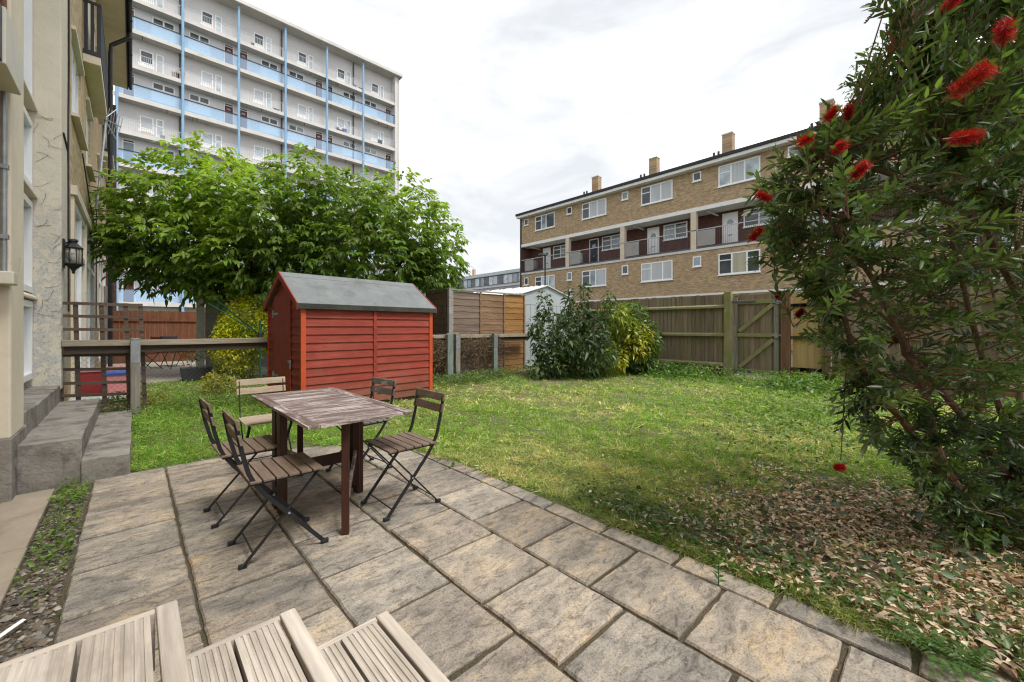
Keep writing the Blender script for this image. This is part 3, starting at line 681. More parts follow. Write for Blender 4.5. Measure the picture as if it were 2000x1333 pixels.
def chain(x0, x1, z0, z1, y):
    mb = MB()
    p = .062; k = x0 - (z1 - z0)
    while k < x1:
        for s in (1, -1):
            a = k if s > 0 else k + (z1 - z0); za, zb = z0, z1
            xa, xb = (k, k + z1 - z0) if s > 0 else (k + z1 - z0, k)
            pts = []
            for q in range(0, 17):
                f = q / 16; x = xa + (xb - xa) * f; z = z0 + (z1 - z0) * f
                if x0 <= x <= x1: pts.append((x, y + .003 * s, z))
            if len(pts) > 1: mb.tube([pts[0], pts[-1]], .0012, 3)
        k += p
    mb.build('chain_link', M['lead_grey'], fn)
chain(-.60, 1.72, .06, .95, FYc + .005); chain(5.3, 7.9, .06, .95, FYc + .005)

# trellis leaning behind the fence
tr = thing('trellis_panel', 'square brown wooden trellis panel standing behind the rail fence by the house', 'trellis', (-.3, 7.66, 0))
TW0, TW1, TZ0, TZ1 = -.70, .10, .22, 1.60
def tp(u, v): # leaning lattice
    return (TW0 + (TW1 - TW0) * u + .03 * (1 - v) * u + .02 * (1 - v), 7.64 + .06 * (1 - v), TZ0 + (TZ1 - TZ0) * v - .06 * u * (1 - v))
for u in (.02, .20, .49, .78, .97):
    mb = MB(); mb.bar(tp(u, 0), tp(u, 1), .046, .02, up=(0, 1, 0)); mb.build('upright', M['trellis_wood'], tr)
for v in (.01, .125, .25, .375, .5, .61, .74, .87, .99):
    mb = MB(); a, b = Vector(tp(0, v)), Vector(tp(1, v)); k = Vector((0, -.014, random.uniform(-.008, .008))); mb.bar(a + k, b + k, .016, .038); mb.build('cross_lath', M['trellis_wood'], tr)

# dead creeper hanging on the right of the rail fence
dc = thing('dead_creeper', 'tangled dead brown creeper hanging from the rail fence right of the shed', 'creeper', (5.6, 7.38, 0))
mb = MB()
for i in range(900):
    x = 4.55 + 2.05 * random.random() ** .9; y = FYc - .015 - random.random() * .10 + .12 * (random.random() < .5); z = (1.0 if random.random() < .8 else 1.12) + random.uniform(-.06, .02); pts = [(x, y, z)]
    a = random.uniform(-.6, .6)
    for k in range(random.randint(4, 9)):
        a += random.uniform(-.9, .9); x += math.sin(a) * .075 + random.uniform(-.02, .02); y += random.uniform(-.02, .02); z -= random.uniform(.02, .15) * max(.1, math.cos(a))
        if z < .02: break
        pts.append((x, y, z))
    g = random.uniform(.6, 1.25)
    if len(pts) > 1: mb.tube(pts, random.uniform(.0018, .0042), 3, col=(.23 * g, .165 * g, .11 * g))
mb.build('stems', M['dry'], dc, color=True)
n = 900
P0 = np.stack([rng.uniform(4.5, 6.6, n), FYc - rng.uniform(.05, .17, n), rng.uniform(.05, 1.08, n)], -1)
leaves('dead_leaves', M['dry'], P0, rnd_dir(n), rng.uniform(.02, .045, n), rng.uniform(.012, .025, n), np.array([.24, .16, .10]) * rng.uniform(.6, 1.3, (n, 1)), dc)
#PART3
# ------------------------------------------------------------------ neighbour's lap panels
def lap_panel(name, label, a, b, z0, z1, sections, group=None, face=-1):
    """horizontal waney lap boards between frame battens; sections: list of (u0,u1,material)"""
    a, b = Vector((a[0], a[1], 0)), Vector((b[0], b[1], 0)); u = (b - a).normalized(); Ln = (b - a).length; n_ = Vector((u.y, -u.x, 0)) * (1 if face < 0 else -1)
    t = thing(name, label, 'fence', ((a + b) / 2)[:], 0, group); fr = (a, u, Z_, n_)
    for u0, u1, mt in sections:
        mb = MB(frame=fr); nb = 13; h = (z1 - z0 - .06) / nb
        for i in range(nb):
            zb = z0 + .03 + i * h; m = 8; pts = []
            for k in range(m + 1):
                uu = u0 * Ln + (u1 - u0) * Ln * k / m; w = random.uniform(-.010, .010)
                pts += [(uu, zb + w - .012, .012), (uu, zb + h + .004, .001)]
            fs = [(2 * k, 2 * k + 2, 2 * k + 3, 2 * k + 1) for k in range(m)]; q = 2 * (m + 1)
            pts += [(p[0], p[1], p[2] - .010) for p in pts]
            fs += [(q + 2 * k, 2 * k, 2 * k + 2, q + 2 * k + 2)[::-1] for k in range(m)] + [(q + 2 * k + 1, q + 2 * k + 3, q + 2 * k + 2, q + 2 * k) for k in range(m)]
            mb.add(pts, fs)
        mb.build('boards', M[mt], t)
    return t, fr, Ln
def battens(t, fr, us, z0, z1, mts, Ln, w=.045, top=True, d=.035):
    for uu, mt in zip(us, mts):
        mb = MB(frame=fr); mb.box(uu * Ln - w / 2, uu * Ln + w / 2, z0, z1, .013, d); mb.build('batten', M[mt], t)
    if top:
        mb = MB(frame=fr); mb.box(-.02, Ln + .02, z1, z1 + .03, -.02, d + .01); mb.build('capping', M[mts[0]], t)
t, fr, Ln = lap_panel('lap_panel_fence', 'lap panel fence fading from grey boards to an orange third', (5.33, 7.78), (7.72, 7.78), .12, 2.13, [(0, .36, 'fence_grey'), (.36, .68, 'fence_brown'), (.68, 1, 'fence_orange')])
battens(t, fr, (.012, .36, .68, .985), .12, 2.13, ('fence_silver', 'fence_brown', 'fence_brown', 'fence_brown'), Ln)
t, fr, Ln = lap_panel('lap_panel_fence', 'dark brown lap panel fence running back from the grey corner post', (5.27, 9.66), (5.27, 7.80), .12, 2.13, [(0, 1, 'fence_dark')])
battens(t, fr, (.02, .34, .66, .975), .12, 2.13, ('fence_dark',) * 4, Ln)
mb = MB(); mb.box(5.235, 5.31, 7.70, 7.775, 0, 2.17); tag(mb.build('fence_post', M['fence_silver'], bevel=.005), 'silvery grey corner post where the two lap panel fences meet', 'post')
# far concrete post with grey lap panel, and the brown closeboard fence
mb = MB(); mb.box(1.255, 1.43, 13.78, 13.92, 0, 2.28); tag(mb.build('concrete_post', M['post_concrete'], bevel=.01), 'pale concrete fence post left of the yellow shrub', 'post')
t, fr, Ln = lap_panel('lap_panel_fence', 'pale grey lap panel fence behind the tall yellow shrub', (1.45, 13.85), (5.3, 13.85), .05, 2.18, [(0, .5, 'fence_silver'), (.5, 1, 'fence_silver')])
battens(t, fr, (.5,), .05, 2.18, ('fence_silver',), Ln, w=.1)
bf = thing('brown_fence', 'reddish brown closeboard fence at the back of the neighbouring garden', 'fence', (.4, 18.7, 0))
mb = MB(); x = -.65
while x < 2.9: mb.box(x, x + .106, 18.7 + random.uniform(-.004, .004), 18.72, .05, 1.84 + random.uniform(-.015, .01)); x += .108
mb.build('boards', M['brown_fence'], bf)
for z in (.45, 1.48):
    mb = MB(); mb.box(-.65, 2.9, 18.655, 18.698, z, z + .075); mb.build('rail', M['brown_fence'], bf)

# ------------------------------------------------------------------ closeboard fence and gate on the right
RXF = 10.2
def closeboard(t, y0, y1, mat, z0, z1, w=.105):
    mb = MB(); y = y0
    while y > y1 + .01:
        g = random.uniform(.72, 1.2); h = random.uniform(-.015, .01); r_ = random.uniform(.93, 1.05); e_ = max(y1, y - w)
        mb.add([(RXF + .012, y, z0), (RXF, e_ + .004, z0), (RXF, e_ + .004, z1 + h), (RXF + .012, y, z1 + h), (RXF + .03, y, z0), (RXF + .022, e_ + .004, z0), (RXF + .022, e_ + .004, z1 + h), (RXF + .03, y, z1 + h)],
               [(0, 1, 2, 3), (7, 6, 5, 4), (0, 3, 7, 4), (1, 5, 6, 2), (3, 2, 6, 7)][::1], (g, g * r_, g * r_ * .97)); y -= w
    return mb.build('boards', mat, t, color=True)
f1 = thing('closeboard_fence', 'old mossy vertical board fence left of the gate', 'fence', (RXF, 5.5, .1))
closeboard(f1, 7.52, 3.58, M['old_boards'], .30, 2.06)
mb = MB(); mb.box(RXF - .002, RXF + .03, 3.58, 7.52, .02, .29); mb.build('gravel_board', M['fence_dark'], f1)
for z in (.36, 1.06, 1.73):
    mb = MB(); mb.prism([(RXF - .075, z), (RXF - .001, z - .01), (RXF - .001, z + .085), (RXF - .075, z + .05)], 3.58, 7.5, 1); mb.build('rail', M['rail_mossy'], f1, bevel=.004)
mb = MB(); mb.box(RXF - .10, RXF + .01, 3.42, 3.57, 0, 2.10); mb.build('gate_post', M['rail_mossy'], f1, bevel=.006)
gt = thing('garden_gate', 'weathered wooden garden gate with diagonal braces and black iron hinges', 'gate', (RXF, 2.9, .1))
GY0, GY1 = 3.40, 2.44
closeboard(gt, GY0, GY1, M['old_boards'], .26, 2.02, .11)
for y in (GY0 - .05, GY1 + .09):
    mb = MB(); mb.box(RXF - .042, RXF - .001, y - .045, y + .045, .20, 1.96); mb.build('stile', M['post_wood'], gt, bevel=.004)
for z in (.24, 1.06, 1.80):
    mb = MB(); mb.box(RXF - .040, RXF - .001, GY1 + .138, GY0 - .098, z, z + .085); mb.build('ledge', M['rail_mossy'], gt, bevel=.004)
for z0, z1 in ((.33, 1.03), (1.15, 1.80)):
    mb = MB(); mb.bar((RXF - .022, GY0 - .13, z0 + .03), (RXF - .022, GY1 + .15, z1 - .02), .038, .085); mb.build('brace', M['rail_mossy'], gt, bevel=.004)
for z in (.28, 1.85):
    mb = MB(); mb.box(RXF - .052, RXF - .043, GY0 - .48, GY0 + .10, z - .02, z + .025); mb.tube([(RXF - .055, GY0 + .05, z - .06), (RXF - .055, GY0 + .05, z + .07)], .014, 8); mb.build('strap_hinge', M['lead_grey'], gt)
mb = MB(); mb.box(RXF - .058, RXF - .043, GY1 - .08, GY1 + .16, 1.08, 1.12); mb.box(RXF - .075, RXF - .043, GY1 + .05, GY1 + .11, 1.04, 1.15); mb.build('bolt', M['galv'], gt)
mb = MB(); mb.box(RXF - .058, RXF - .043, GY1 - .04, GY1 + .15, 1.80, 1.86); mb.box(RXF - .07, RXF - .043, GY1 + .03, GY1 + .09, 1.77, 1.90); mb.build('latch', M['galv'], gt)
f2 = thing('closeboard_fence', 'newer yellow vertical board fence panel right of the gate', 'fence', (RXF, 2.0, .1))
closeboard(f2, 2.24, 1.74, M['new_boards'], .32, 1.95, .125)
mb = MB(); mb.box(RXF - .08, RXF + .02, 2.27, 2.42, 0, 2.05); mb.build('gate_post', M['rail_brown'], f2, bevel=.006)
mb = MB(); mb.box(RXF - .06, RXF + .02, 1.60, 1.735, 0, 1.98); mb.build('post', M['rail_brown'], f2, bevel=.006)
for z in (.36, 1.02, 1.70):
    mb = MB(); mb.box(RXF - .055, RXF - .002, 1.74, 2.26, z, z + .07); mb.build('rail', M['new_boards'], f2, bevel=.004)
mb = MB(); mb.box(RXF - .02, RXF + .03, 1.74, 2.26, .02, .31); mb.build('gravel_board', M['rail_brown'], f2)
f3 = thing('closeboard_fence', 'old board fence seen through the shrub on the far right', 'fence', (RXF, -3, .1))
closeboard(f3, 1.58, -9.0, M['old_boards'], .30, 1.98, .14)
mb = MB(); mb.box(RXF - .05, RXF + .02, -9, 1.58, .02, .29); mb.build('gravel_board', M['rail_brown'], f3)
for z in (.34, 1.04, 1.70):
    mb = MB(); mb.box(RXF - .06, RXF - .002, -9, 1.58, z, z + .08); mb.build('rail', M['fence_brown'], f3, bevel=.004)

# ------------------------------------------------------------------ metal shed
ms = thing('metal_shed', 'pale blue grey metal shed with white ribbed roof behind the fences', 'shed', (9.05, 8.2, 0))
MX0, MX1, MYF, MYB, ME, MR = 8.0, 10.1, 8.2, 11.0, 2.24, 2.53; mxm = (MX0 + MX1) / 2
mb = MB(); x = MX0
while x < MX1 - .01:
    x1 = min(x + .19, MX1); mb.box(x + .002, x1 - .012, MYF, MYF + .02, 0, 1.93); mb.box(x1 - .012, x1 + .002, MYF + .010, MYF + .018, 0, 1.93); x += .19
mb.build('front_wall', M['grey_metal'], ms)
mb = MB(); mb.add([(MX0, MYF - .004, 1.955), (MX1, MYF - .004, 1.955), (MX1, MYF - .004, ME), (mxm, MYF - .004, MR - .02), (MX0, MYF - .004, ME)], [(0, 1, 2, 3, 4)])
mb.box(MX0, MX1, MYF - .006, MYF + .02, 1.93, 1.955); mb.build('gable', M['grey_metal'], ms)
mb = MB(); mb.box(MX0, MX0 + .02, MYF + .02, MYB, 0, ME); mb.box(MX1 - .02, MX1, MYF + .02, MYB, 0, ME); mb.build('side_wall', M['grey_metal'], ms)
for s in (-1, 1):
    mb = MB(); xe = MX0 - .05 if s < 0 else MX1 + .05; y = MYF - .06
    while y < MYB:
        for dy0, dy1, dz in ((0, .19, 0), (.19, .23, .018)):
            a = [(mxm, y + dy0, MR + dz), (xe, y + dy0, ME - .01 + dz), (xe, y + dy1, ME - .01 + dz), (mxm, y + dy1, MR + dz)]
            mb.add(a + [(p[0], p[1], p[2] - .02) for p in a], [(0, 1, 2, 3), (7, 6, 5, 4), (0, 4, 5, 1), (1, 5, 6, 2), (2, 6, 7, 3)])
        y += .23
    mb.build('roof', M['white_paint'], ms)

# ------------------------------------------------------------------ windows shared by the buildings
def window(parent, fr, u0, u1, v0, v1, cols, glass, fw=.07, n=.02, transoms=(), rows=None, mat='upvc', sill=False, name='window', dep=.03):
    """frame as a part, panes as sub-parts; cols = relative widths"""
    mb = MB(frame=fr); mb.box(u0, u1, v0, v0 + fw, n, n + dep); mb.box(u0, u1, v1 - fw, v1, n, n + dep)
    mb.box(u0, u0 + fw, v0 + fw, v1 - fw, n, n + dep); mb.box(u1 - fw, u1, v0 + fw, v1 - fw, n, n + dep)
    tot = sum(cols); W_ = u1 - u0 - 2 * fw; x = u0 + fw; edges = []
    for i, c in enumerate(cols):
        x1 = x + W_ * c / tot; edges.append((x, x1))
        if i < len(cols) - 1: mb.box(x1 - fw * .6, x1 + fw * .6, v0 + fw, v1 - fw, n + .001, n + dep - .002)
        x = x1
    for ci, vv in transoms:
        mb.box(edges[ci][0], edges[ci][1], vv - fw * .4, vv + fw * .4, n + .002, n + dep - .004)
    if sill: mb.box(u0 - .04, u1 + .04, v0 - .06, v0 - .002, -.01, n + dep + .06)
    f = mb.build(name, M[mat], parent)
    for (a, b), g in zip(edges, glass):
        mb = MB(frame=fr); mb.quad((a, v0 + fw * .5, n + .008), (b, v0 + fw * .5, n + .008), (b, v1 - fw * .5, n + .008), (a, v1 - fw * .5, n + .008))
        mb.build('pane', M[g], f)
    return f

# ------------------------------------------------------------------ brick maisonette block, facade facing -X
BX = 26.5
bb = thing('brick_block', 'yellow brick maisonette block with access balcony and chimneys beyond the fence', 'building', (BX, 10, 0))
YL, YR = 27.1, -24.0
fr = (Vector((BX, 0, 0)), Vector((0, -1, 0)), Z_, Vector((-1, 0, 0)))      # u = -Y
mb = MB(); mb.box(BX, BX + .3, YR, YL, 8.98, 11.60); mb.build('upper_wall', M['yellow_brick'], bb)
mb = MB(); mb.box(BX, BX + .3, YR, YL, 0, 6.14); mb.build('lower_wall', M['yellow_brick'], bb)
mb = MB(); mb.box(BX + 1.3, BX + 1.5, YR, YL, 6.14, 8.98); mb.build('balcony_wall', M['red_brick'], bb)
mb = MB(); mb.box(BX + .002, BX + 8, YL, YL + .22, 0, 11.62); mb.prism([(BX + .002, 11.62), (BX + 8, 11.62), (BX + 4, 13.0)], YL, YL + .22, 1); mb.box(BX + .302, BX + 1.3, YR + .01, YR + .2, 6.2, 8.9); mb.build('end_wall', M['red_brick_end'], bb)
mb = MB(); mb.box(BX - .05, BX + 1.3, YR, YL - .002, 8.72, 8.975); mb.build('balcony_ceiling', M['white_paint'], bb)
mb = MB(); mb.box(BX - .06, BX + 1.3, YR, YL - .002, 6.145, 6.30); mb.build('balcony_slab', M['slab_edge'], bb)
mb = MB(); mb.box(BX - .03, BX + .03, YR, YL - .003, 6.302, 6.42); mb.build('balcony_kerb', M['lead_grey'], bb)
mb = MB(); mb.box(BX - .50, BX - .002, YR, YL + .2, 11.36, 11.55); mb.build('eaves_soffit', M['white_paint'], bb)
mb = MB(); mb.box(BX - .58, BX - .452, YR, YL + .25, 11.56, 11.74); mb.build('gutter', M['black_plastic'], bb)
mb = MB(); mb.prism([(BX - .50, 11.745), (BX + 4, 13.0), (BX + 4, 12.85), (BX - .40, 11.605)], YR, YL + .35, 1); mb.prism([(BX + 8.5, 11.745), (BX + 4, 13.0), (BX + 4, 12.85), (BX + 8.4, 11.605)], YR, YL + .35, 1)
rf = mb.build('roof', M['slate'], bb)
mb = MB(); mb.box(BX - .05, BX, YR, YL, 3.30, 3.42); mb.build('ledge', M['white_paint'], bb)
mb = MB(); mb.tube([(BX - .05, YL + .10, 11.5), (BX - .06, YL + .08, 11.2), (BX - .06, YL + .08, 0)], .055, 8); mb.build('downpipe', M['black_plastic'], bb)
BAYS = [-1, 0, 1, 2, 3, 4, 5, 6, 7, 8]; BP = 5.215
G4 = ['glass_dark', 'glass_mid', 'glass_curtain', 'glass_pale']
for k in BAYS:
    y0 = 25.32 - k * BP                                    # left jamb of the wide window (larger Y = left)
    if k < 0: continue
    u = -y0
    gl = [('glass_dark', 'glass_mid', 'glass_dark'), ('glass_dark', 'glass_curtain', 'glass_curtain'), ('glass_dark', 'glass_curtain', 'glass_curtain'), ('glass_pale', 'glass_curtain', 'glass_pale')][k % 4]
    window(bb, fr, u, u + 2.3, 9.93, 11.2, (1, 1.15, 1.15) if k else (1, .8, 1.3), gl, .075, transoms=((0, 10.75),), sill=True)
    gl = [('glass_dark', 'glass_pale', 'glass_pale'), ('glass_dark', 'glass_mid', 'glass_curtain'), ('glass_curtain', 'glass_curtain', 'glass_curtain'), ('glass_dark', 'glass_cream', 'glass_dark')][k % 4]
    window(bb, fr, u, u + 2.3, 4.5, 5.8, (1, 1.2, .9) if k != 1 else (1, .8, 1.3), gl, .075, transoms=((0, 5.38), (2, 5.38)) if k % 4 == 3 else ((0, 5.38),), sill=True)
    if k == 0: window(bb, fr, -26.72, -26.18, 10.66, 11.24, (1,), ('glass_dark',), .07, sill=True); window(bb, fr, -26.72, -26.18, 5.17, 5.86, (1,), ('glass_dark',), .07, sill=True)
    s0 = u + 3.64
    window(bb, fr, s0, s0 + .54, 10.66, 11.24, (1,), (G4[k % 2],), .075, sill=True)
    window(bb, fr, s0, s0 + .54, 5.18, 5.84, (1,), (G4[(k + 1) % 2],), .075, sill=True)
    # access balcony: door, kitchen window, column, frosted panel
    fb = (Vector((BX + 1.3, 0, 0)), Vector((0, -1, 0)), Z_, Vector((-1, 0, 0)))
    du = -25.55 + k * BP + (0 if k else .0)
    dm = ['upvc', 'door_navy', 'upvc', 'upvc'][k % 4]
    mb = MB(frame=fb); mb.box(du, du + .07, 6.31, 8.56, .002, .05); mb.box(du + .85, du + .92, 6.31, 8.56, .002, .05); mb.box(du + .07, du + .85, 8.48, 8.56, .002, .05); fr_ = mb.build('door_frame', M['upvc'], bb)
    mb = MB(frame=fb); mb.box(du + .072, du + .848, 6.32, 8.478, .005, .04); d_ = mb.build('door_leaf', M[dm], fr_)
    mb = MB(frame=fb); pts = [(du + .46 + .22 * math.cos(a), 7.85 + .30 * math.sin(a), .042) for a in np.linspace(0, PI, 9)]; mb.add(pts, [tuple(range(9))]); mb.build('fanlight', M['glass_mid'], fr_)
    mb = MB(frame=fb); mb.box(du + .33, du + .59, 7.12, 7.17, .041, .05); mb.build('letter_plate', M['galv'] if dm != 'upvc' else M['lead_grey'], fr_)
    window(bb, fb, du + 1.24, du + 2.95, 7.48, 8.56, (1, 1), ('glass_dark', 'glass_mid') if k != 2 else ('glass_mid', 'glass_dark'), .075, n=.01, transoms=((0, 8.22), (1, 8.22)), sill=True)
    mb = MB(); yc = 21.64 - k * BP; mb.box(BX - .04, BX + .26, yc - .18, yc + .18, 6.31, 8.715); mb.build('column', M['column_stone'], bb)
    mb = MB(frame=fr); pu = -26.65 if k == 0 else -21.4 + (k - 1) * BP; mb.box(pu, pu + 1.1, 6.46, 7.44, .0, .03); mb.build('balcony_panel', M['frosted_panel'], bb)
    mb = MB(frame=fb); mb.box(du - 1.35, du - .75, 6.75, 7.55, .003, .22); mb.build('meter_cupboard', M['upvc'] if k else M['frosted_panel'], bb)
    mb = MB(); mb.bar((BX + .3, 20.9 - k * BP + (5.3 if k == 0 else 0), 8.66), (BX + 1.25, 20.6 - k * BP + (5.3 if k == 0 else 0), 8.52), .09, .07); mb.build('strip_light', M['white_paint'], bb)
    fr_y = 20.0 - k * BP
    mb = MB(); mb.box(BX + 2.0, BX + 2.5, fr_y, fr_y + .62, 12.1, 13.95); c_ = mb.build('chimney', M['yellow_brick_end'], rf)
    mb = MB(); mb.box(BX + 1.97, BX + 2.53, fr_y - .03, fr_y + .65, 13.952, 14.03); mb.build('chimney_cap', M['slab_edge'], rf)
    for q in (.0, .28):
        mb = MB(); mb.tube([(BX + 1.2, fr_y + .55 + q, 11.95), (BX + 1.2, fr_y + .55 + q, 12.65)], .07, 8); mb.build('vent_pipe', M['black_plastic'], rf)
mb = MB(frame=fr)
mb.box(-YL, -YR, 7.48, 7.53, .0, .04)
rl = mb.build('balcony_rail', M['rail_grey'], bb)
mb = MB(frame=fr); u = -YL + .1
while u < -YR - 20: mb.box(u, u + .014, 6.42, 7.48, .008, .022); u += .11
mb.build('balusters', M['lead_grey'], rl)
mb = MB(); mb.box(BX - .25, BX - .02, 21.0, 21.25, 4.0, 4.4); mb.box(BX - .18, BX - .02, 21.06, 21.19, 3.6, 3.95); mb.build('wall_light', M['white_paint'], bb)
# lamp post standing before it
lp = thing('street_lamp', 'slender black lamp post in front of the brick block', 'street lamp', (22, 20.05, 0))
mb = MB(); mb.tube([(22, 20.05, 0), (22, 20.05, 1.5)], .09, 10); mb.tube([(22, 20.05, 1.5), (22, 20.05, 6.5)], .055, 10); mb.build('pole', M['rail_dark'], lp)
mb = MB(); mb.box(21.5, 22.1, 19.85, 20.25, 6.5, 6.62); mb.build('lantern', M['lead_grey'], lp)

# ------------------------------------------------------------------ distant glazed block
dg = thing('distant_block', 'low grey distant block with a long glazed top storey beside the tree', 'building', (60, 80, 0))
mb = MB(); mb.box(60, 75, 42, 150, 0, 10.6); mb.build('wall', M['grey_render'], dg)
mb = MB(); mb.box(59.6, 75, 42, 150, 13.05, 13.75); mb.build('roof', M['grey_metal'], dg)
mb = MB(); mb.prism([(53, 7.5), (60, 10.4), (60, 7.5)], 42, 110, 1); lo = mb.build('lean_to_roof', M['asphalt_roof'], dg)
y = 44
while y < 108:
    mb = MB(); mb.quad((54.2, y, 8.04), (54.2, y + 1.6, 8.04), (57.6, y + 1.6, 9.45), (57.6, y, 9.45)); mb.build('skylight', M['upvc'], lo); y += 3.6
fr2 = (Vector((60, 0, 0)), Vector((0, -1, 0)), Z_, Vector((-1, 0, 0))); y = 148; i = 0
while y > 46:
    window(dg, fr2, -y, -y + 6.4, 10.9, 13.0, (1, 1, 1, 1), [G4[(i * 7 + j * 3) % 4] for j in range(4)], .14, mat='lead_grey'); y -= 6.6; i += 1
mb = MB(); mb.box(60, 75, 42, 150, 10.6, 13.05); mb.build('glazed_core', M['grey_metal'], dg)
fb_ = thing('flat_roof_block', 'far beige flat roofed block beyond the glazed block', 'building', (110, 150, 0))
mb = MB(); mb.box(105, 130, 128, 200, 0, 22.6); mb.build('wall', M['cream_render'], fb_)
mb = MB(); mb.box(104.6, 130, 127.6, 200, 22.6, 23.2); mb.build('roof', M['slab_edge'], fb_)
for y in (140, 154):
    mb = MB(); mb.box(108, 109, y, y + 1.2, 23.2, 26.5); mb.build('chimney', M['yellow_brick'], fb_)
#PART4
# ------------------------------------------------------------------ tower slab block, facade facing -Y
TY = 42.6
tw = thing('tower_block', 'tall grey and white tower block with blue glass access decks', 'building', (10, TY, 0))
ft = (Vector((0, TY + .8, 0)), Vector((1, 0, 0)), Z_, Vector((0, -1, 0)))       # wall plane
fs_ = (Vector((0, TY, 0)), Vector((1, 0, 0)), Z_, Vector((0, -1, 0)))            # balcony edge plane
TX = [-.89, 2.98, 6.82, 10.52, 14.27, 17.98, 21.6]
TL, TR = -1.0, 21.62
BZ = [2.95, 8.25, 13.5, 18.7, 23.9]; GZ_ = [5.6, 10.85, 16.0, 21.2, 26.35]; RZ = 29.62; TH = .27
lev = sorted([(z, 'b') for z in BZ] + [(z, 'g') for z in GZ_])
for i, (z, kd) in enumerate(lev):
    nz_ = lev[i + 1][0] if i + 1 < len(lev) else RZ
    mb = MB(); mb.box(TL, TR + .5, TY + .8, TY + 1.6, z + TH, nz_ + (0 if kd == 'b' else 0)); mb.build('wall', M['white_render' if kd == 'b' else 'grey_render'], tw)
    mb = MB(); mb.box(TL, TR, TY + .03, TY + 1.6, z + .002, z + TH - .002); s_ = mb.build('balcony_slab', M['soffit'], tw)
    mb = MB(); mb.box(TL - .3, TR + .01, TY, TY + .028, z - .02, z + TH + .02); mb.build('slab_edge', M['slab_edge'], s_)
    if kd == 'b':
        for j in range(6):
            x0, x1 = TX[j] + .10, TX[j + 1] - .10
            mb = MB(frame=fs_); q = (x0 + x1) / 2 + (.9 if j % 2 else -.9)
            mb.quad((x0, z + TH + .06, -.06), (q - .012, z + TH + .06, -.06), (q - .012, z + TH + .96, -.06), (x0, z + TH + .96, -.06))
            mb.quad((q + .012, z + TH + .06, -.06), (x1, z + TH + .06, -.06), (x1, z + TH + .96, -.06), (q + .012, z + TH + .96, -.06))
            mb.build('glass_balustrade', M['blue_screen'], tw)
        mb = MB(frame=fs_); mb.box(TL - .2, TR, z + TH + .97, z + TH + 1.03, -.09, -.02); mb.build('handrail', M['rail_dark'], tw)
        mb = MB(frame=(Vector((TR - .02, TY + .06, 0)), Vector((0, 1, 0)), Z_, Vector((1, 0, 0)))); mb.quad((0, z + TH + .06, 0), (.7, z + TH + .06, 0), (.7, z + TH + .96, 0), (0, z + TH + .96, 0)); mb.build('glass_balustrade', M['blue_screen'], tw)
    else:
        mb = MB(frame=fs_); mb.box(TL - .2, TR, z + TH + .86, z + TH + .90, -.08, -.04); h_ = mb.build('handrail', M['rail_grey'], tw)
        mb = MB(frame=fs_); u = TL
        while u < TR: mb.box(u, u + .022, z + TH, z + TH + .86, -.072, -.05); u += .125
        mb.build('balusters', M['rail_grey'], h_)
    fl = z + TH
    for j in range(6):
        x0, w = TX[j], TX[j + 1] - TX[j]; mir = (j % 2 == 0)
        def mu(a, b): return (x0 + a, x0 + b) if not mir else (x0 + w - b, x0 + w - a)
        rr = random.random()
        if kd == 'b':
            a, b = mu(.45, 1.86)
            window(tw, ft, a, b, fl + 1.40, fl + 1.97, (1, 1), ('glass_dark', 'glass_dark' if rr > .3 else 'glass_mid'), .09, n=.002)
            mb = MB(frame=ft); mb.box(a - .05, b + .05, fl + .45, fl + 1.385, .002, .018); mb.build('window_panel', M['upvc'], tw)
            a, b = mu(2.87, 3.58)
            mb = MB(frame=ft); mb.box(a, a + .06, fl, fl + 2.08, .002, .05); mb.box(b - .06, b, fl, fl + 2.08, .002, .05); mb.box(a + .06, b - .06, fl + 1.84, fl + 1.90, .002, .05); mb.box(a + .06, b - .06, fl + 2.02, fl + 2.08, .002, .05)
            f_ = mb.build('door_frame', M['upvc'], tw)
            navy = (j == 0 and abs(z - 13.5) < .1) or (j == 4 and abs(z - 23.9) < .1)
            mb = MB(frame=ft); mb.box(a + .062, b - .062, fl, fl + 1.838, .004, .03); mb.build('door_leaf', M['glass_mid' if navy and j == 0 else 'door_navy' if navy else 'door_red'], f_)
            mb = MB(frame=ft); mb.quad((a + .06, fl + 1.90, .006), (b - .06, fl + 1.90, .006), (b - .06, fl + 2.02, .006), (a + .06, fl + 2.02, .006)); mb.build('pane', M['glass_dark'], f_)
            mb = MB(frame=ft); c0 = (a + b) / 2; mb.add([(c0 + .17 * math.cos(t_), fl + 1.5 + .17 * math.sin(t_), .033) for t_ in np.linspace(0, PI, 7)], [tuple(range(7))]); mb.build('fanlight', M['glass_mid'], f_)
        else:
            gsel = 'glass_dark' if z > 24 or rr < .25 else ('glass_pale' if rr < .55 else 'glass_curtain')
            window(tw, ft, x0 + 1.28, x0 + 2.1, fl + .72, fl + 1.72, (1,), (gsel,), .08, n=.002)
            mb = MB(frame=ft); mb.box(x0 + 1.2, x0 + 2.14, fl + .42, fl + .70, .002, .02); mb.build('window_panel', M['upvc'], tw)
            window(tw, ft, x0 + 2.24, x0 + 2.72, fl + .02, fl + 1.78, (1,), ('glass_pale' if rr > .3 else 'glass_curtain',), .08, n=.002, transoms=((0, fl + 1.2),), name='balcony_door')
for x in TX[:-1]:
    mb = MB(); mb.tube([(x, TY - .06, 0), (x, TY - .06, RZ - .1)], .095, 10); mb.build('column', M['blue_paint'], tw)
for x in (TX[1] - .12, TX[3] - .15, TX[5] - .75):
    mb = MB(); mb.tube([(x, TY + .72, 0), (x, TY + .72, RZ - .1)], .07, 8); mb.build('downpipe', M['lead_grey'], tw)
mb = MB(); mb.box(TL - .5, TR + .75, TY - .35, TY + 9, RZ, RZ + .22); rf = mb.build('roof', M['soffit'], tw)
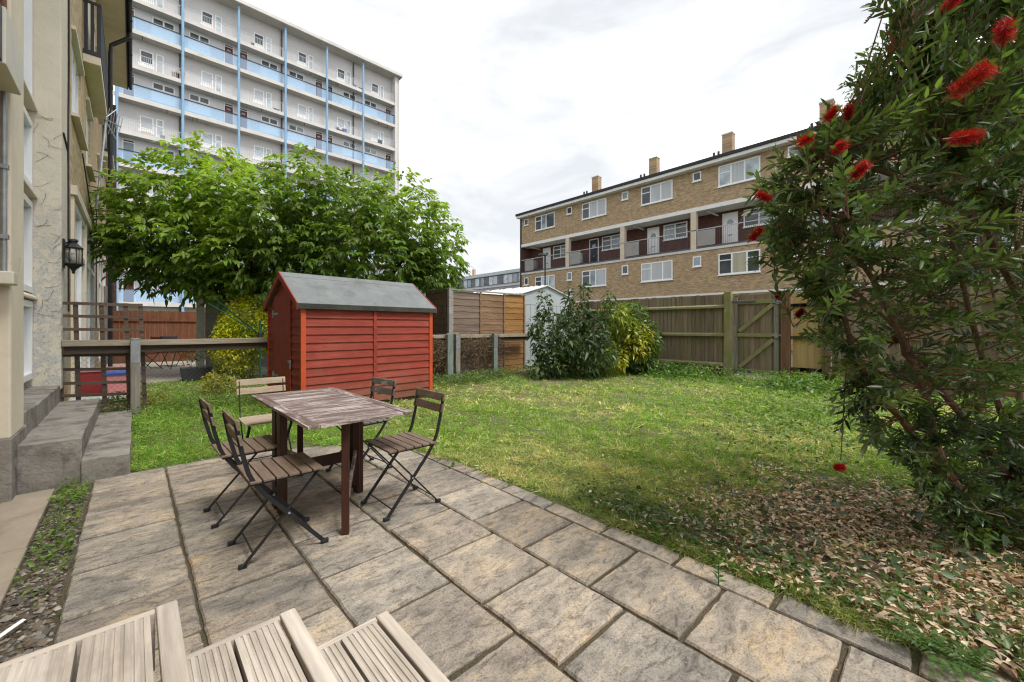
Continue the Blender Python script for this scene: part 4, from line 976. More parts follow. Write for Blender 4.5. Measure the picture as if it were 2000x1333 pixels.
mb = MB(); mb.box(TL - .5, TR + .78, TY - .42, TY - .352, RZ + .05, RZ + .36); mb.build('roof_fascia', M['slab_edge'], rf)
mb = MB(); mb.box(TR + .02, TR + .32, TY - .05, TY + 9, 0, RZ - .002); mb.build('end_wall', M['grey_render'], tw)
mb = MB(); mb.box(TR + .322, TR + .52, TY - .02, TY + 9, 0, RZ - .003); mb.build('end_wall_face', M['soffit'], tw)
mb = MB(); mb.box(TL - 1.2, TL - .32, TY + .4, TY + 9, 0, RZ - .003); mb.build('stair_wall', M['red_brick_end'], tw)
mb = MB(); mb.box(TL, TR, TY + 1.0, TY + 1.6, 0, 2.93); mb.build('ground_wall', M['slab_edge'], tw)
for i in range(26):
    x = random.uniform(0, 21); z, kd = random.choice(lev[4:])
    mb = MB(); mb.tube([(x, TY + .12, z - .02), (x, TY + .12, z - .30)], .03, 6); mb.build('overflow_pipe', M['rail_dark'], tw)

for i in range(16):
    x = random.uniform(.5, 20.5); z = random.choice(GZ_[2:]) + TH; w, h = random.uniform(.12, .3), random.uniform(.25, .75)
    mb = MB(); mb.prism([(x - w * .8, z), (x + w * .8, z), (x + w, z + h), (x - w, z + h)], TY + .2, TY + .2 + w, 1); mb.build('storage_tub', M[random.choice(['planter', 'plastic_blue', 'plastic_green', 'column_stone', 'cable_brown', 'frosted_panel'])], tw)

# ------------------------------------------------------------------ left house
WX = -.705
hs = thing('brick_house', 'yellow brick house wall with cream rendered porch at the left edge', 'building', (WX, 8, 0))
def wallbox(y0, y1, z0, z1, nm='wall', mt='house_brick', x1=WX, x0=-1.3):
    mb = MB(); mb.box(x0, x1, y0, y1, z0, z1); return mb.build(nm, M[mt], hs)
ZS = 10.1
wallbox(-4, 4.66, -.1, ZS)
mb = MB(); mb.box(-1.3, -.650, 4.66, 5.14, .46, ZS - .01); mb.build('porch_pier', M['cream_render'], hs, bevel=.012)
mb = MB(); mb.box(-1.3, -.648, 7.50, 8.10, .5, ZS - .012); mb.build('porch_pier', M['peeling'], hs, bevel=.012)
mb = MB(); mb.box(-1.3, -.95, 5.14, 7.50, .5, ZS - .02); mb.build('porch_back_wall', M['cream_render'], hs)
# porch glazing, stacked units with sills
fh = (Vector((-.95, 0, 0)), Vector((0, 1, 0)), Z_, Vector((1, 0, 0)))
for z0, z1, gl in ((.66, 1.58, 'glass_pale'), (1.68, 2.76, 'glass_mid'), (2.90, 3.72, 'glass_pale'), (3.95, 5.6, 'glass_pale'), (5.8, 7.6, 'glass_mid')):
    window(hs, fh, 5.3, 7.49, z0, z1, (1, 1, 1), (gl, gl, gl), .07, n=.002, dep=.07)
    if z0 > 1:
        mb = MB(frame=fh); mb.prism([(z0 - .08, .001), (z0 - .08, .11), (z0 - .055, .11), (z0 - .01, .06), (z0 - .01, .001)], 5.2, 7.498, 0); mb.build('sill', M['cream_render'], hs, bevel=.004)
# wall beyond the porch with openings
fw_ = (Vector((WX, 0, 0)), Vector((0, 1, 0)), Z_, Vector((1, 0, 0)))
OP = [(9.35, 14.2, .3, 3.38, 'd'), (15.5, 19.6, .3, 3.35, 'd'), (9.4, 10.95, 4.65, 5.95, 'w'), (12.1, 13.2, 4.65, 5.95, 'w'), (15.6, 17.3, 4.6, 5.9, 'w'), (11.4, 14.0, 6.5, 8.4, 'w'), (18.0, 20.1, 6.5, 8.4, 'w'), (15.0, 16.6, 7.2, 8.5, 'w'), (8.9, 10.4, 7.3, 8.7, 'w')]
ycuts = sorted(set([8.1, 20.5] + [o[0] for o in OP] + [o[1] for o in OP])); mb = MB()
for a, b in zip(ycuts[:-1], ycuts[1:]):
    mid = (a + b) / 2; zs = sorted([(o[2], o[3]) for o in OP if o[0] < mid < o[1]]); z = -.1
    for z0, z1 in zs:
        if z0 > z: mb.box(-1.3, WX, a, b, z, z0)
        z = z1
    mb.box(-1.3, WX, a, b, z, ZS)
mb.build('wall', M['house_brick'], hs)
for y0, y1, z0, z1, kd in OP:
    if kd == 'w':
        window(hs, fw_, y0, y1, z0, z1, (1, 1, 1), ('glass_mid', 'glass_pale', 'glass_mid'), .07, n=-.10, dep=.07)
        mb = MB(frame=fw_); mb.prism([(z0 - .07, -.05), (z0 - .07, .09), (z0 - .03, .09), (z0 - .002, -.02)], y0 - .08, y1 + .08, 0); mb.build('sill', M['cream_render'], hs, bevel=.004)
        mb = MB(frame=fw_); mb.box(y0 - .05, y1 + .05, z1 - .002, z1 + .06, -.1, .05); mb.build('lintel', M['cream_render'], hs)
    else:
        window(hs, fw_, y0 + .1, y1, z0, z1 - .05, (1.3, 1, 1, 1.2), ('glass_pale',) * 4, .10, n=-.05, dep=.07, transoms=[(i, 2.55) for i in range(4)], name='patio_door')
        mb = MB(frame=fw_); mb.box(y0 - .1, y1 + .1, z1 - .045, z1 + .10, -.1, .07); mb.build('lintel', M['cream_render'], hs)
        for ya in (y0, (y0 + y1) / 2 - .1):
            mb = MB(frame=fw_); mb.box(ya - .06, ya + .10, .2, z1 - .05, -.12, .035); mb.build('door_post', M['cream_render'], hs)
# juliet balconies with dark ribbed fronts
for y0, y1, z in ((11.3, 14.15, 6.38), (17.95, 20.3, 6.62)):
    mb = MB(); mb.box(WX, -.46, y0, y1, z, z + .16); s_ = mb.build('balcony', M['cream_render'], hs, bevel=.008)
    mb = MB(); mb.box(-.475, -.45, y0 - .01, y1 + .01, z + .161, z + .24); mb.box(WX, -.476, y0 - .01, y0 + .012, z + .161, z + .24)
    y = y0
    while y < y1: mb.box(-.475, -.455, y, y + .05, z + .24, z + 1.15); y += .085
    x = WX + .02
    while x < -.5: mb.box(x, x + .05, y0 - .005, y0 + .012, z + .24, z + 1.15); x += .085
    mb.box(WX, -.45, y0 - .012, y0 + .014, z + 1.151, z + 1.2); mb.box(-.478, -.45, y0 + .015, y1, z + 1.151, z + 1.2)
    mb.build('balcony_railing', M['rail_dark'], s_)
    mb = MB(); mb.box(WX + .001, WX + .03, y0 + .02, y1 - .02, z + .17, z + 1.9); mb.build('render_panel', M['cream_render'], hs)
# eaves, gutter, downpipe
mb = MB(); mb.box(WX + .001, -.155, -4, 20.55, ZS - .08, ZS); mb.build('eaves_soffit', M['cream_render'], hs)
mb = MB(); mb.prism([(WX - 5, 12.4), (-.10, ZS + .01), (-.10, ZS + .09), (WX - 5, 12.5)], -4, 20.6, 1); mb.build('roof', M['slate'], hs)
mb = MB(); mb.box(-.154, -.13, -4, 20.56, ZS - .10, ZS + .08); g_ = mb.build('fascia', M['black_plastic'], hs)
mb = MB(); mb.tube([(-.07, -4, ZS), (-.07, 20.6, ZS)], .058, 10)
for y in range(6, 21): mb.tube([(-.07, y, ZS), (-.07, y + .06, ZS)], .066, 10)
mb.build('gutter', M['black_plastic'], hs)
mb = MB(); mb.tube([(-.07, 16.6, ZS - .03), (-.08, 16.6, ZS - .22), (-.46, 16.6, ZS - .62), (-.48, 16.6, ZS - .9), (-.48, 16.6, 0)], .052, 10)
for z in (2, 4.2, 6.3, 8.2): mb.tube([(-.48, 16.6, z), (-.48, 16.6, z + .09)], .062, 10)
mb.build('downpipe', M['black_plastic'], hs)
mb = MB(); mb.box(-.71, -.45, 20.52, 21.4, 0, 9.3); mb.build('end_pier', M['red_brick_end'], hs)
# cables across the brick
for pts in ([(WX + .02, 8.75, 8.6), (WX + .02, 8.78, 5), (WX + .02, 8.7, 4.2), (WX + .02, 8.75, 1.5)], [(WX + .02, 14.7, 4.6), (WX + .03, 14.75, 3.9), (WX + .02, 14.8, 1.2)], [(WX + .03, 10.8, 4.45), (WX + .04, 12, 4.0), (WX + .03, 13.5, 3.75), (WX + .03, 14.7, 3.7)], [(-.64, 7.6, 3.72), (-.64, 8.0, 3.66), (WX + .02, 8.5, 3.62)]):
    mb = MB(); mb.tube(pts, .011, 5); mb.build('cable', M['rail_dark'], hs)
# creeper scars on the pier
mb = MB()
for i in range(26):
    x = -.66 - random.random() * .22; z = 1.0 + random.random() * 2.9; a = random.uniform(-.4, 1.2); pts = [(x, 7.494, z)]
    for k in range(5): a += random.uniform(-.5, .5); x += math.cos(a) * .03; z += math.sin(a) * .03; pts.append((min(x, -.65), 7.494, z))
    mb.tube(pts, .0016, 3)
mb.build('creeper_stems', M['bark_grey'], hs)['kind'] = 'stuff'

# fittings on the house
ln = thing('wall_lantern', 'black metal coach lantern with clear glass on the porch pier', 'lantern', (-.56, 7.62, 2.17))
c = (-.555, 7.62, 0)
mb = MB(); mb.lathe([(.075, 2.285), (.108, 2.29), (.112, 2.305), (.06, 2.36), (.045, 2.375), (.045, 2.40), (.058, 2.405), (.05, 2.43), (.015, 2.44)], c, 8); mb.build('cap', M['steel_black'], ln)
mb = MB(); mb.lathe([(.005, 1.92), (.018, 1.93), (.02, 1.96), (.03, 1.985), (.075, 2.03), (.108, 2.055), (.108, 2.07), (.07, 2.075)], c, 8); mb.build('base', M['steel_black'], ln)
mb = MB()
for j in range(8):
    a = 2 * PI * (j + .5) / 8; x, y = c[0] + .098 * math.cos(a), c[1] + .098 * math.sin(a); mb.tube([(x, y, 2.06), (x, y, 2.295)], .005, 5)
mb.build('cage', M['steel_black'], ln)
mb = MB(); mb.lathe([(.088, 2.072), (.088, 2.288)], c, 16); mb.build('glass', M['lamp_glass'], ln, smooth=True)
mb = MB(); mb.lathe([(.025, 2.075), (.025, 2.13), (.034, 2.14), (.034, 2.215), (.015, 2.23)], c, 12); mb.build('bulb', M['cream_plastic'], ln, smooth=True)
mb = MB(); mb.box(-.66, -.64, 7.56, 7.68, 2.0, 2.42); mb.tube([(-.64, 7.62, 2.36), (-.58, 7.62, 2.40)], .012, 6); mb.tube([(-.64, 7.62, 2.06), (-.60, 7.62, 2.045)], .012, 6); mb.build('back_plate', M['steel_black'], ln)
for ch in ln.children:
    for v_ in ch.data.vertices: v_.co = v_.co * .86
    ch.data.update()
al = thing('alarm_box', 'pale grey angular alarm box high on the near brick wall', 'alarm box', (-.65, 4.2, 3.1))
mb = MB(); mb.prism([(3.62, 4.05), (3.62, 4.36), (3.45, 4.44), (3.03, 4.44), (2.94, 4.36), (2.94, 4.05)], -.705, -.575, 0) if False else mb.add([(x, y, z) for x in (-.705, -.585) for y, z in ((4.05, 2.93), (4.53, 2.93), (4.60, 3.00), (4.60, 3.20), (4.52, 3.29), (4.05, 3.29))], [(0, 1, 2, 3, 4, 5), (11, 10, 9, 8, 7, 6)] + [(i, i + 6, (i + 1) % 6 + 6, (i + 1) % 6) for i in range(6)])
mb.build('cover', M['cream_plastic'], al, bevel=.006)
mb = MB(); mb.box(-.705, -.60, 3.93, 4.048, 2.94, 3.28); mb.build('side_panel', M['rail_dark'], al)
cd = thing('cable_conduit', 'grey steel conduit pipe running down the brick beside the porch', 'pipe', (-.66, 4.52, 1.6))
mb = MB(); mb.tube([(-.672, 4.585, 1.64), (-.672, 4.585, 2.98)], 0.016, 10)
for z in (1.9, 2.4): mb.box(-.70, -.65, 4.56, 4.61, z, z + .03)
mb.build('pipe', M['galv'], cd, smooth=False)
mb = MB(); mb.tube([(-.68, 4.625, 3.3), (-.68, 4.61, 3.6), (-.68, 4.635, 4.2), (-.68, 4.625, 5.5)], .018, 8); mb.build('cable', M['cable_brown'], cd)
mb = MB(); mb.box(-.70, -.615, 4.50, 4.655, 1.575, 1.665); tag(mb.build('junction_box', M['cream_plastic'], bevel=.008), 'small cream junction box at the foot of the conduit', 'junction box')
ae = thing('tv_aerial', 'television aerial on a tilted grey mast bracketed to the house wall', 'aerial', (-.5, 13, 4))
mb = MB(); mb.tube([(-.56, 12.2, 3.75), (-.45, 13.3, 6.15)], .022, 8); mb.build('mast', M['galv'], ae)
mb = MB(); mb.tube([(-.47, 13.2, 6.05), (-.20, 13.3, 6.0)], .012, 6)
for q in range(6):
    x = -.46 + q * .045; l_ = .32 - .03 * q; mb.tube([(x, 13.3, 6.05 - l_), (x + .06, 13.3, 6.05 + l_)], .007, 5)
mb.tube([(-.45, 13.2, 6.1), (-.28, 13.3, 6.38)], .012, 6); mb.tube([(-.45, 13.2, 6.0), (-.28, 13.3, 5.66)], .012, 6); mb.build('elements', M['galv'], ae)
mb = MB(); mb.tube([(WX, 12.3, 4.25), (-.5, 12.4, 4.25), (-.5, 12.8, 4.25), (WX, 12.9, 4.25)], .012, 6); mb.tube([(WX, 12.3, 4.6), (-.5, 12.4, 4.6), (-.5, 12.8, 4.6), (WX, 12.9, 4.6)], .012, 6); mb.build('bracket', M['cable_brown'], ae)

# ------------------------------------------------------------------ things in the neighbouring garden
ra = thing('rotary_airer', 'dark green rotary clothes airer standing before the yellow shrub', 'clothes airer', (*at(508, 700, 8.4)[:2], .08))
hx, hy = at(508, 700, 8.4)[:2]
mb = MB(); mb.tube([(hx, hy, .05), (hx, hy, 1.42)], .02, 8); mb.build('pole', M['plastic_green'], ra)
mb = MB(); mb.lathe([(.035, 1.05), (.045, 1.08), (.045, 1.16), (.03, 1.2)], (hx, hy, 0), 10); mb.build('hub', M['planter'], ra)
ends = []
for q in range(4):
    a = math.radians(132 + 90 * q); e_ = Vector((hx + 1.15 * math.cos(a), hy + 1.15 * math.sin(a), 1.78)); ends.append(e_)
    mb = MB(); mb.tube([(hx, hy, 1.12), e_[:]], .011, 6); mb.build('arm', M['plastic_green'], ra)
mb = MB()
for f in (.35, .5, .62, .74, .86, .98):
    ps = [Vector((hx, hy, 1.12)).lerp(e_, f) for e_ in ends]
    for i in range(4): mb.tube([ps[i][:], ((ps[i] + ps[(i + 1) % 4]) / 2 - Vector((0, 0, .03)))[:], ps[(i + 1) % 4][:]], .003, 3)
mb.build('washing_line', M['planter'], ra)
def gnd(px, py, z=.1):
    return at(px, py, FPX * (CAM_H - z) / (py - 640))
p = gnd(383, 742)
pl = thing('plant_pot', 'black rectangular planter with an orange flower in the next garden', 'planter', (p.x, p.y, .1))
mb = MB(); mb.prism([(p.x - .24, .1), (p.x + .24, .1), (p.x + .28, .38), (p.x - .28, .38)], p.y - .15, p.y + .15, 1); mb.build('trough', M['planter'], pl, bevel=.01)
n = 90; P0 = np.array([p.x, p.y, .36]) + np.stack([rng.uniform(-.2, .15, n), rng.uniform(-.1, .1, n), rng.uniform(0, .45, n)], -1); D = rnd_dir(n); D[:, 2] = abs(D[:, 2])
leaves('foliage', M['leaf'], P0, D, rng.uniform(.06, .12, n), rng.uniform(.02, .04, n), np.array([.06, .11, .03]) * rng.uniform(.6, 1.5, (n, 1)), pl)
q = at(358, 696, 10.1); mb = MB()
for i in range(14):
    a = 2 * PI * i / 14; mb.add([q[:], (q.x + .07 * math.cos(a), q.y - .02, q.z + .07 * math.sin(a)), (q.x + .07 * math.cos(a + .42), q.y - .02, q.z + .07 * math.sin(a + .42))], [(0, 1, 2)])
mb.tube([(p.x - .1, p.y, .4), (q.x, q.y + .01, q.z)], .005, 4)
mb.build('flower', M['petal_orange'], pl)
p = gnd(428, 742)
mb = MB(); mb.lathe([(.13, 0), (.17, .22), (.18, .225), (.165, .225), (.12, .03)], (p.x, p.y, .1), 18); bk = mb.build('bucket', M['plastic_blue']); tag(bk, 'small blue plastic bucket beside the black planter', 'bucket')
def toy(name, label, cat, px, py, w, h, dp, mat, z=.1, lid=None):
    p = gnd(px, py, z); t = thing(name, label, cat, (p.x, p.y, z)); mb = MB()
    mb.prism([(p.x - w / 2 * .9, z), (p.x + w / 2 * .9, z), (p.x + w / 2, z + h), (p.x - w / 2, z + h)], p.y, p.y + dp, 1); mb.build('tub', M[mat], t, bevel=.015)
    mb = MB(); mb.box(p.x - w / 2 - .02, p.x + w / 2 + .02, p.y - .02, p.y + dp + .02, z + h - .03, z + h + .012); mb.build('rim', M[lid or mat], t, bevel=.008)
toy('toy_box', 'dark red plastic toy box behind the trellis', 'toy box', 195, 775, .62, .45, .5, 'plastic_red', lid='plastic_pink')
toy('toy_crate', 'pink storage crate with blue lid behind the trellis', 'crate', 242, 778, .42, .42, .4, 'plastic_pink', lid='plastic_blue')
toy('sand_tray', 'shallow pale green plastic tray lying behind the trellis', 'tray', 205, 786, .75, .07, .4, 'plastic_grey')
def frame_chair(label, px, py, rz, seatm):
    p = gnd(px, py); t = thing('metal_chair', label, 'chair', (p.x, p.y, .1), rz)
    for s in (-.2, .2):
        mb = MB(local=True); mb.tube([(-.25, s, 0), (.15, s, .45), (.24, s, .92)], .012, 6); mb.build('back_leg', M['rail_dark'], t)
        mb = MB(local=True); mb.tube([(.25, s, 0), (-.2, s, .44)], .012, 6); mb.build('front_leg', M['rail_dark'], t)
    mb = MB(local=True); mb.box(-.22, .18, -.2, .2, .44, .46); mb.build('seat', M[seatm], t); mb = MB(local=True); mb.tube([(-.24, -.2, .02), (-.24, .2, .02)], .01, 6); mb.build('cross_bar', M['rail_dark'], t); mb = MB(local=True); mb.tube([(.24, -.2, .02), (.24, .2, .02)], .01, 6); mb.build('cross_bar', M['rail_dark'], t)
    mb = MB(local=True); mb.prism([(.175, .6), (.195, .6), (.245, .9), (.225, .9)], -.19, .19, 1); mb.build('backrest', M[seatm], t)
frame_chair('dark folding metal chair before the reddish brown fence', 337, 716, 1.9, 'rail_dark')
frame_chair('folding metal chair with dull pink seat near the wall', 288, 722, .6, 'plastic_red')
mb = MB(); mb.tube([gnd(333, 722)[:], (at(348, 672, 11.2))[:]], .014, 6); tag(mb.build('broom', M['timber_grey']), 'pale wooden broom handle leaning by the dark chair', 'broom')
mb = MB(); a_ = at(201, 700, 13); mb.box(a_.x - .1, a_.x + .1, a_.y, a_.y + .2, 0, 2.6); tag(mb.build('timber_post', M['timber_grey'], bevel=.01), 'grey timber post beside the house doors behind the trellis', 'post')
#PART5
# ------------------------------------------------------------------ foliage
def clump_cols(P0, base, alt, scale=1.6, var=.35):
    """light and dark clumps from a cheap lattice of random values"""
    k = rng.uniform(0, 6.28, (6, 3)); s = np.zeros(len(P0))
    for i in range(6): s += np.sin((P0 @ rng.normal(0, scale, 3)) + k[i, 0])
    s = sst((s / 6 + .9) / 1.8)[:, None]
    c = np.asarray(base) * (1 - s) + np.asarray(alt) * s
    return c * rng.uniform(1 - var, 1 + var, (len(P0), 1)) * rng.uniform(.92, 1.08, (len(P0), 3))
def in_ellipsoids(ells, n, surf=.5):
    out = []; nr = []; tot = sum(e[3] * e[4] for e in ells)
    for px, py, d, rx, ry, rd in ells:
        m = int(n * rx * ry / tot) + 1; v = rnd_dir(m); r = rng.uniform(0, 1, m) ** (1 / 3) * (1 - surf) + surf * rng.uniform(.82, 1.05, m)
        c = np.array(at(px, py, d)); k = d / FPX
        R = np.array([FY, -FX, 0]); Fw = np.array([FX, FY, 0])
        w = v * r[:, None]
        out.append(c + R * (w[:, :1] * rx * k) + Fw * (w[:, 1:2] * rd) + np.array([0, 0, 1.]) * (w[:, 2:] * ry * k)); nr.append(R * v[:, :1] + Fw * v[:, 1:2] + np.array([0, 0, 1.]) * v[:, 2:])
    return np.concatenate(out), np.concatenate(nr)
# --- the walnut-like tree behind the shed
wt = thing('broadleaf_tree', 'bushy bright green broadleaf tree behind the red shed', 'tree', (*at(560, 640, 10.2)[:2], .1))
ells = [(300, 450, 9.8, 92, 75, 1.1), (345, 385, 9.6, 78, 62, 1.1), (405, 342, 9.9, 60, 66, 1.1), (480, 410, 9.8, 100, 70, 1.3), (612, 376, 10.2, 62, 68, 1.3), (545, 440, 10, 110, 74, 1.5), (690, 420, 10.4, 90, 72, 1.4), (780, 425, 10.8, 80, 74, 1.4), (835, 475, 11, 60, 85, 1.1), (865, 520, 11, 32, 45, .8),
        (400, 480, 9.8, 140, 62, 1.5), (560, 510, 10, 150, 60, 1.6), (720, 500, 10.3, 130, 70, 1.5), (262, 490, 9.7, 50, 38, .8), (380, 540, 9.6, 48, 36, .7), (470, 555, 9.9, 70, 30, .9), (820, 545, 10.8, 70, 40, 1)]
ells += [(490, 572, 9.9, 75, 30, .9), (600, 560, 10.2, 110, 30, .9), (330, 520, 9.6, 70, 40, .8)]
tips, nrm = in_ellipsoids(ells, 4300, .4)
g = 9; m = len(tips)
dirs = nrm * .75 + rng.normal(0, .45, (m, 3)); dirs[:, 2] = dirs[:, 2] * .5 + .05; dirs /= np.linalg.norm(dirs, axis=1, keepdims=True)
cl = clump_cols(tips, (.09, .165, .03), (.21, .32, .055), 1.3, .25)
zt = np.clip((tips[:, 2] - 2.2) / 3.5, 0, 1)[:, None]; cl = cl * (.8 + .5 * zt) + np.array([.05, .035, 0]) * zt  # light from above painted into the leaf colour: paler towards the crown top
rs = 0.34
bp = np.repeat(tips, g, 0); bd = np.repeat(dirs, g, 0); idx = np.tile(np.arange(g), m)
along = (idx // 2 + 1) / ((g + 1) / 2) * rs
side = np.cross(bd, [0, 0, 1.]); side /= np.linalg.norm(side, axis=1, keepdims=True) + 1e-9
sg = np.where(idx % 2 == 0, 1., -1.)[:, None]; sg[idx == g - 1] = 0
ld = bd * .75 + side * sg * .8 + rng.normal(0, .22, bd.shape); ld[:, 2] -= .35
bp = bp + bd * along[:, None]; bp[:, 2] -= along ** 2 * .6
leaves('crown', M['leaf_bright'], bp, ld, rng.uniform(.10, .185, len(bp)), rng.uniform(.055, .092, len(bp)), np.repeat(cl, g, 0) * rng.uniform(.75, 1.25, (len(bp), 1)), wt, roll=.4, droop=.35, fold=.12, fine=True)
def limbs(t, base, targets, r0, mat, mid_j=.25, name='trunk'):
    mb = MB(); base = Vector(base)
    for tg in targets:
        tg = Vector(tg); pts = [base]; nseg = 7
        for i in range(1, nseg + 1):
            f = i / nseg; p = base.lerp(tg, f); p.z = base.z + (tg.z - base.z) * f ** .75
            p += Vector((random.uniform(-1, 1), random.uniform(-1, 1), random.uniform(-.5, .5))) * mid_j * math.sin(PI * f); pts.append(p)
        mb.tube(pts, r0, 7, r2=r0 * .18)
    return mb.build(name, mat, t)
bx, by = at(560, 640, 10.2)[:2]
limbs(wt, (bx, by, 0), [at(p[0], p[1], p[2]) for p in ells[:12]], .12, M['bark_grey'])
# --- other shrubs and trees
def bush(name, label, cat, ells, n, ln, wd, base, alt, base_pt, stems=9, r=.02, surf=.35, droop=.3, mat='leaf', var=.3, ltop=0., group=None):
    t = thing(name, label, cat, base_pt, 0, group)
    P0, nr = in_ellipsoids(ells, n, surf)
    P0 = P0[P0[:, 2] > .04]; nr = nr[:len(P0)] if len(nr) == len(P0) else rnd_dir(len(P0))
    D = nr * .5 + rnd_dir(len(P0)) * .7; D[:, 2] += .1
    C = clump_cols(P0, base, alt, 3.2, var)
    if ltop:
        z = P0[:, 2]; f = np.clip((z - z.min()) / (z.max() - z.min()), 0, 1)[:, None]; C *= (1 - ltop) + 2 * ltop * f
    k = len(P0)
    leaves('foliage', M[mat], P0, D, rng.uniform(ln * .7, ln * 1.25, k), rng.uniform(wd * .7, wd * 1.25, k), C, t, droop=droop, roll=.7)
    limbs(t, base_pt, [at(e_[0] + random.uniform(-.4, .4) * e_[3], e_[1] + random.uniform(-.6, .3) * e_[4], e_[2]) for e_ in (ells * 9)[:stems]], r, M['bark'], .10, 'stems')
    return t
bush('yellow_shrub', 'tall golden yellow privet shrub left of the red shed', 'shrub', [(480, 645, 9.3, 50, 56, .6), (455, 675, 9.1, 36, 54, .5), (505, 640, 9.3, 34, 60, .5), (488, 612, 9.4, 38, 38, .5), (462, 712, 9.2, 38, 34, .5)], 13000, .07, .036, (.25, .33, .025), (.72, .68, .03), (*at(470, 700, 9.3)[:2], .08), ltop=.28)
bush('yellow_shrub', 'low golden variegated shrub beside the rail fence left of the chair', 'shrub', [(432, 757, 7.3, 34, 26, .3), (415, 745, 7.4, 18, 18, .2)], 1500, .045, .026, (.16, .20, .02), (.62, .52, .04), (*at(432, 790, 7.2)[:2], .05), stems=5, r=.008)
bush('yellow_shrub', 'scrappy yellow leaved bush at the foot of the trellis', 'shrub', [(240, 780, 5.9, 30, 17, .2), (300, 785, 6.1, 40, 16, .2)], 800, .04, .024, (.14, .17, .02), (.58, .46, .04), (*at(260, 805, 5.9)[:2], .05), stems=5, r=.006)
bush('laurel_shrub', 'dark glossy laurel shrub against the rail fence', 'shrub', [(1082, 662, 9.6, 44, 54, .6), (1128, 660, 9.5, 54, 58, .7), (1155, 690, 9.5, 48, 52, .6), (1090, 700, 9.4, 46, 40, .5), (1125, 622, 9.8, 34, 28, .4), (1160, 640, 9.7, 30, 36, .4), (1062, 600, 9.6, 13, 34, .2), (1143, 575, 9.6, 10, 26, .2), (1045, 640, 9.5, 14, 20, .2), (1050, 720, 9.2, 22, 18, .3), (1190, 590, 9.7, 10, 20, .2), (1110, 580, 9.6, 8, 22, .2)], 4000, .15, .062, (.03, .06, .024), (.09, .145, .05), (*at(1115, 740, 9.5)[:2], .08), stems=16, r=.016, surf=.25, mat='leaf_gloss', droop=.45)
bush('spotted_laurel', 'yellow flecked laurel shrub in the fence corner', 'shrub', [(1215, 640, 10.2, 30, 34, .5), (1235, 665, 10.1, 40, 44, .5), (1198, 614, 9.9, 28, 24, .4), (1185, 700, 9.8, 40, 30, .4)], 2200, .15, .055, (.10, .17, .02), (.50, .46, .03), (*at(1215, 720, 10)[:2], .08), stems=8, r=.014, mat='leaf_gloss', droop=.4)
bush('corner_shrub', 'green broad leaved shrub in front of the mossy fence', 'shrub', [(1255, 665, 10.3, 34, 46, .5), (1235, 610, 10.6, 26, 20, .4), (1240, 700, 10.1, 34, 26, .4)], 1700, .14, .065, (.045, .085, .02), (.13, .20, .04), (*at(1250, 720, 10.2)[:2], .08), stems=8, r=.014, mat='leaf_gloss', droop=.4)
bush('background_tree', 'pale green tree standing behind the bottlebrush shrub', 'tree', [(1850, 190, 9, 170, 110, 1.5), (1770, 130, 9, 90, 80, 1.2), (1930, 330, 9, 150, 110, 1.4), (1900, 560, 8.6, 120, 70, 1.1), (2080, 250, 9, 160, 200, 1.5)], 9000, .13, .06, (.05, .10, .02), (.13, .20, .04), (*at(1930, 640, 9)[:2], .1), stems=10, r=.07)

# --- bottlebrush
bt = thing('bottlebrush_shrub', 'large dark bottlebrush shrub with red brush flowers at the right', 'shrub', (*at(1985, 1100, 2.55)[:2], .04))
TR_ = [[(1960, 1150, 2.42), (1890, 1000, 2.35), (1790, 860, 2.3), (1690, 730, 2.25), (1640, 600, 2.2), (1580, 480, 2.1)],
       [(2010, 1120, 2.55), (1975, 860, 2.6), (1930, 740, 2.6), (1900, 640, 2.5), (1860, 480, 2.4), (1830, 300, 2.3), (1820, 180, 2.2)],
       [(2050, 1110, 2.65), (2000, 900, 2.75), (1990, 600, 2.8), (1980, 300, 2.7), (1950, 0, 2.6)],
       [(1965, 1160, 2.35), (1850, 920, 2.3), (1800, 760, 2.3), (1750, 640, 2.2), (1690, 520, 2.1), (1600, 400, 2.0)],
       [(2030, 1120, 2.6), (1945, 900, 2.5), (1850, 780, 2.45), (1745, 640, 2.5), (1640, 540, 2.5)],
       [(2120, 900, 2.3), (2050, 520, 2.1), (1960, 400, 2.0), (1880, 350, 1.95), (1840, 300, 1.9)],
       [(1985, 1140, 2.5), (1910, 860, 2.9), (1930, 760, 3.0), (1950, 640, 3.1), (1900, 400, 3.0)],
       [(2040, 700, 2.7), (1960, 520, 2.5), (1900, 420, 2.4), (1800, 370, 2.2), (1700, 330, 2.1), (1600, 310, 2.0)],
       [(2080, 1000, 2.5), (2070, 600, 2.3), (2060, 300, 2.1), (2040, 0, 2.0), (2000, -200, 2.0)]]
mb = MB(); skel = []
def smooth_path(ps, k=5):
    out = []
    for i in range(len(ps) - 1):
        p0, p1, p2, p3 = ps[max(i - 1, 0)], ps[i], ps[i + 1], ps[min(i + 2, len(ps) - 1)]
        for j in range(k):
            t_ = j / k; out.append(.5 * ((2 * p1) + (p2 - p0) * t_ + (2 * p0 - 5 * p1 + 4 * p2 - p3) * t_ ** 2 + (3 * p1 - p0 - 3 * p2 + p3) * t_ ** 3))
    return out + [ps[-1]]
for q in TR_:
    ps = [at(*p) for p in q]
    if q[0][1] > 1090: ps[0].z = -.02
    ps = smooth_path(ps); ps = [p + Vector((random.uniform(-1, 1), random.uniform(-1, 1), random.uniform(-1, 1))) * .008 for p in ps]
    mb.tube(ps, random.uniform(.020, .030), 8, r2=.007); skel += ps
LB = [(-400, 1640), (0, 1735), (60, 1750), (140, 1690), (200, 1650), (250, 1600), (300, 1530), (370, 1505), (430, 1485), (490, 1500), (560, 1540), (620, 1585), (680, 1610), (740, 1630), (800, 1665), (860, 1700), (950, 1780), (1050, 1860), (1130, 1920), (1250, 1980)]
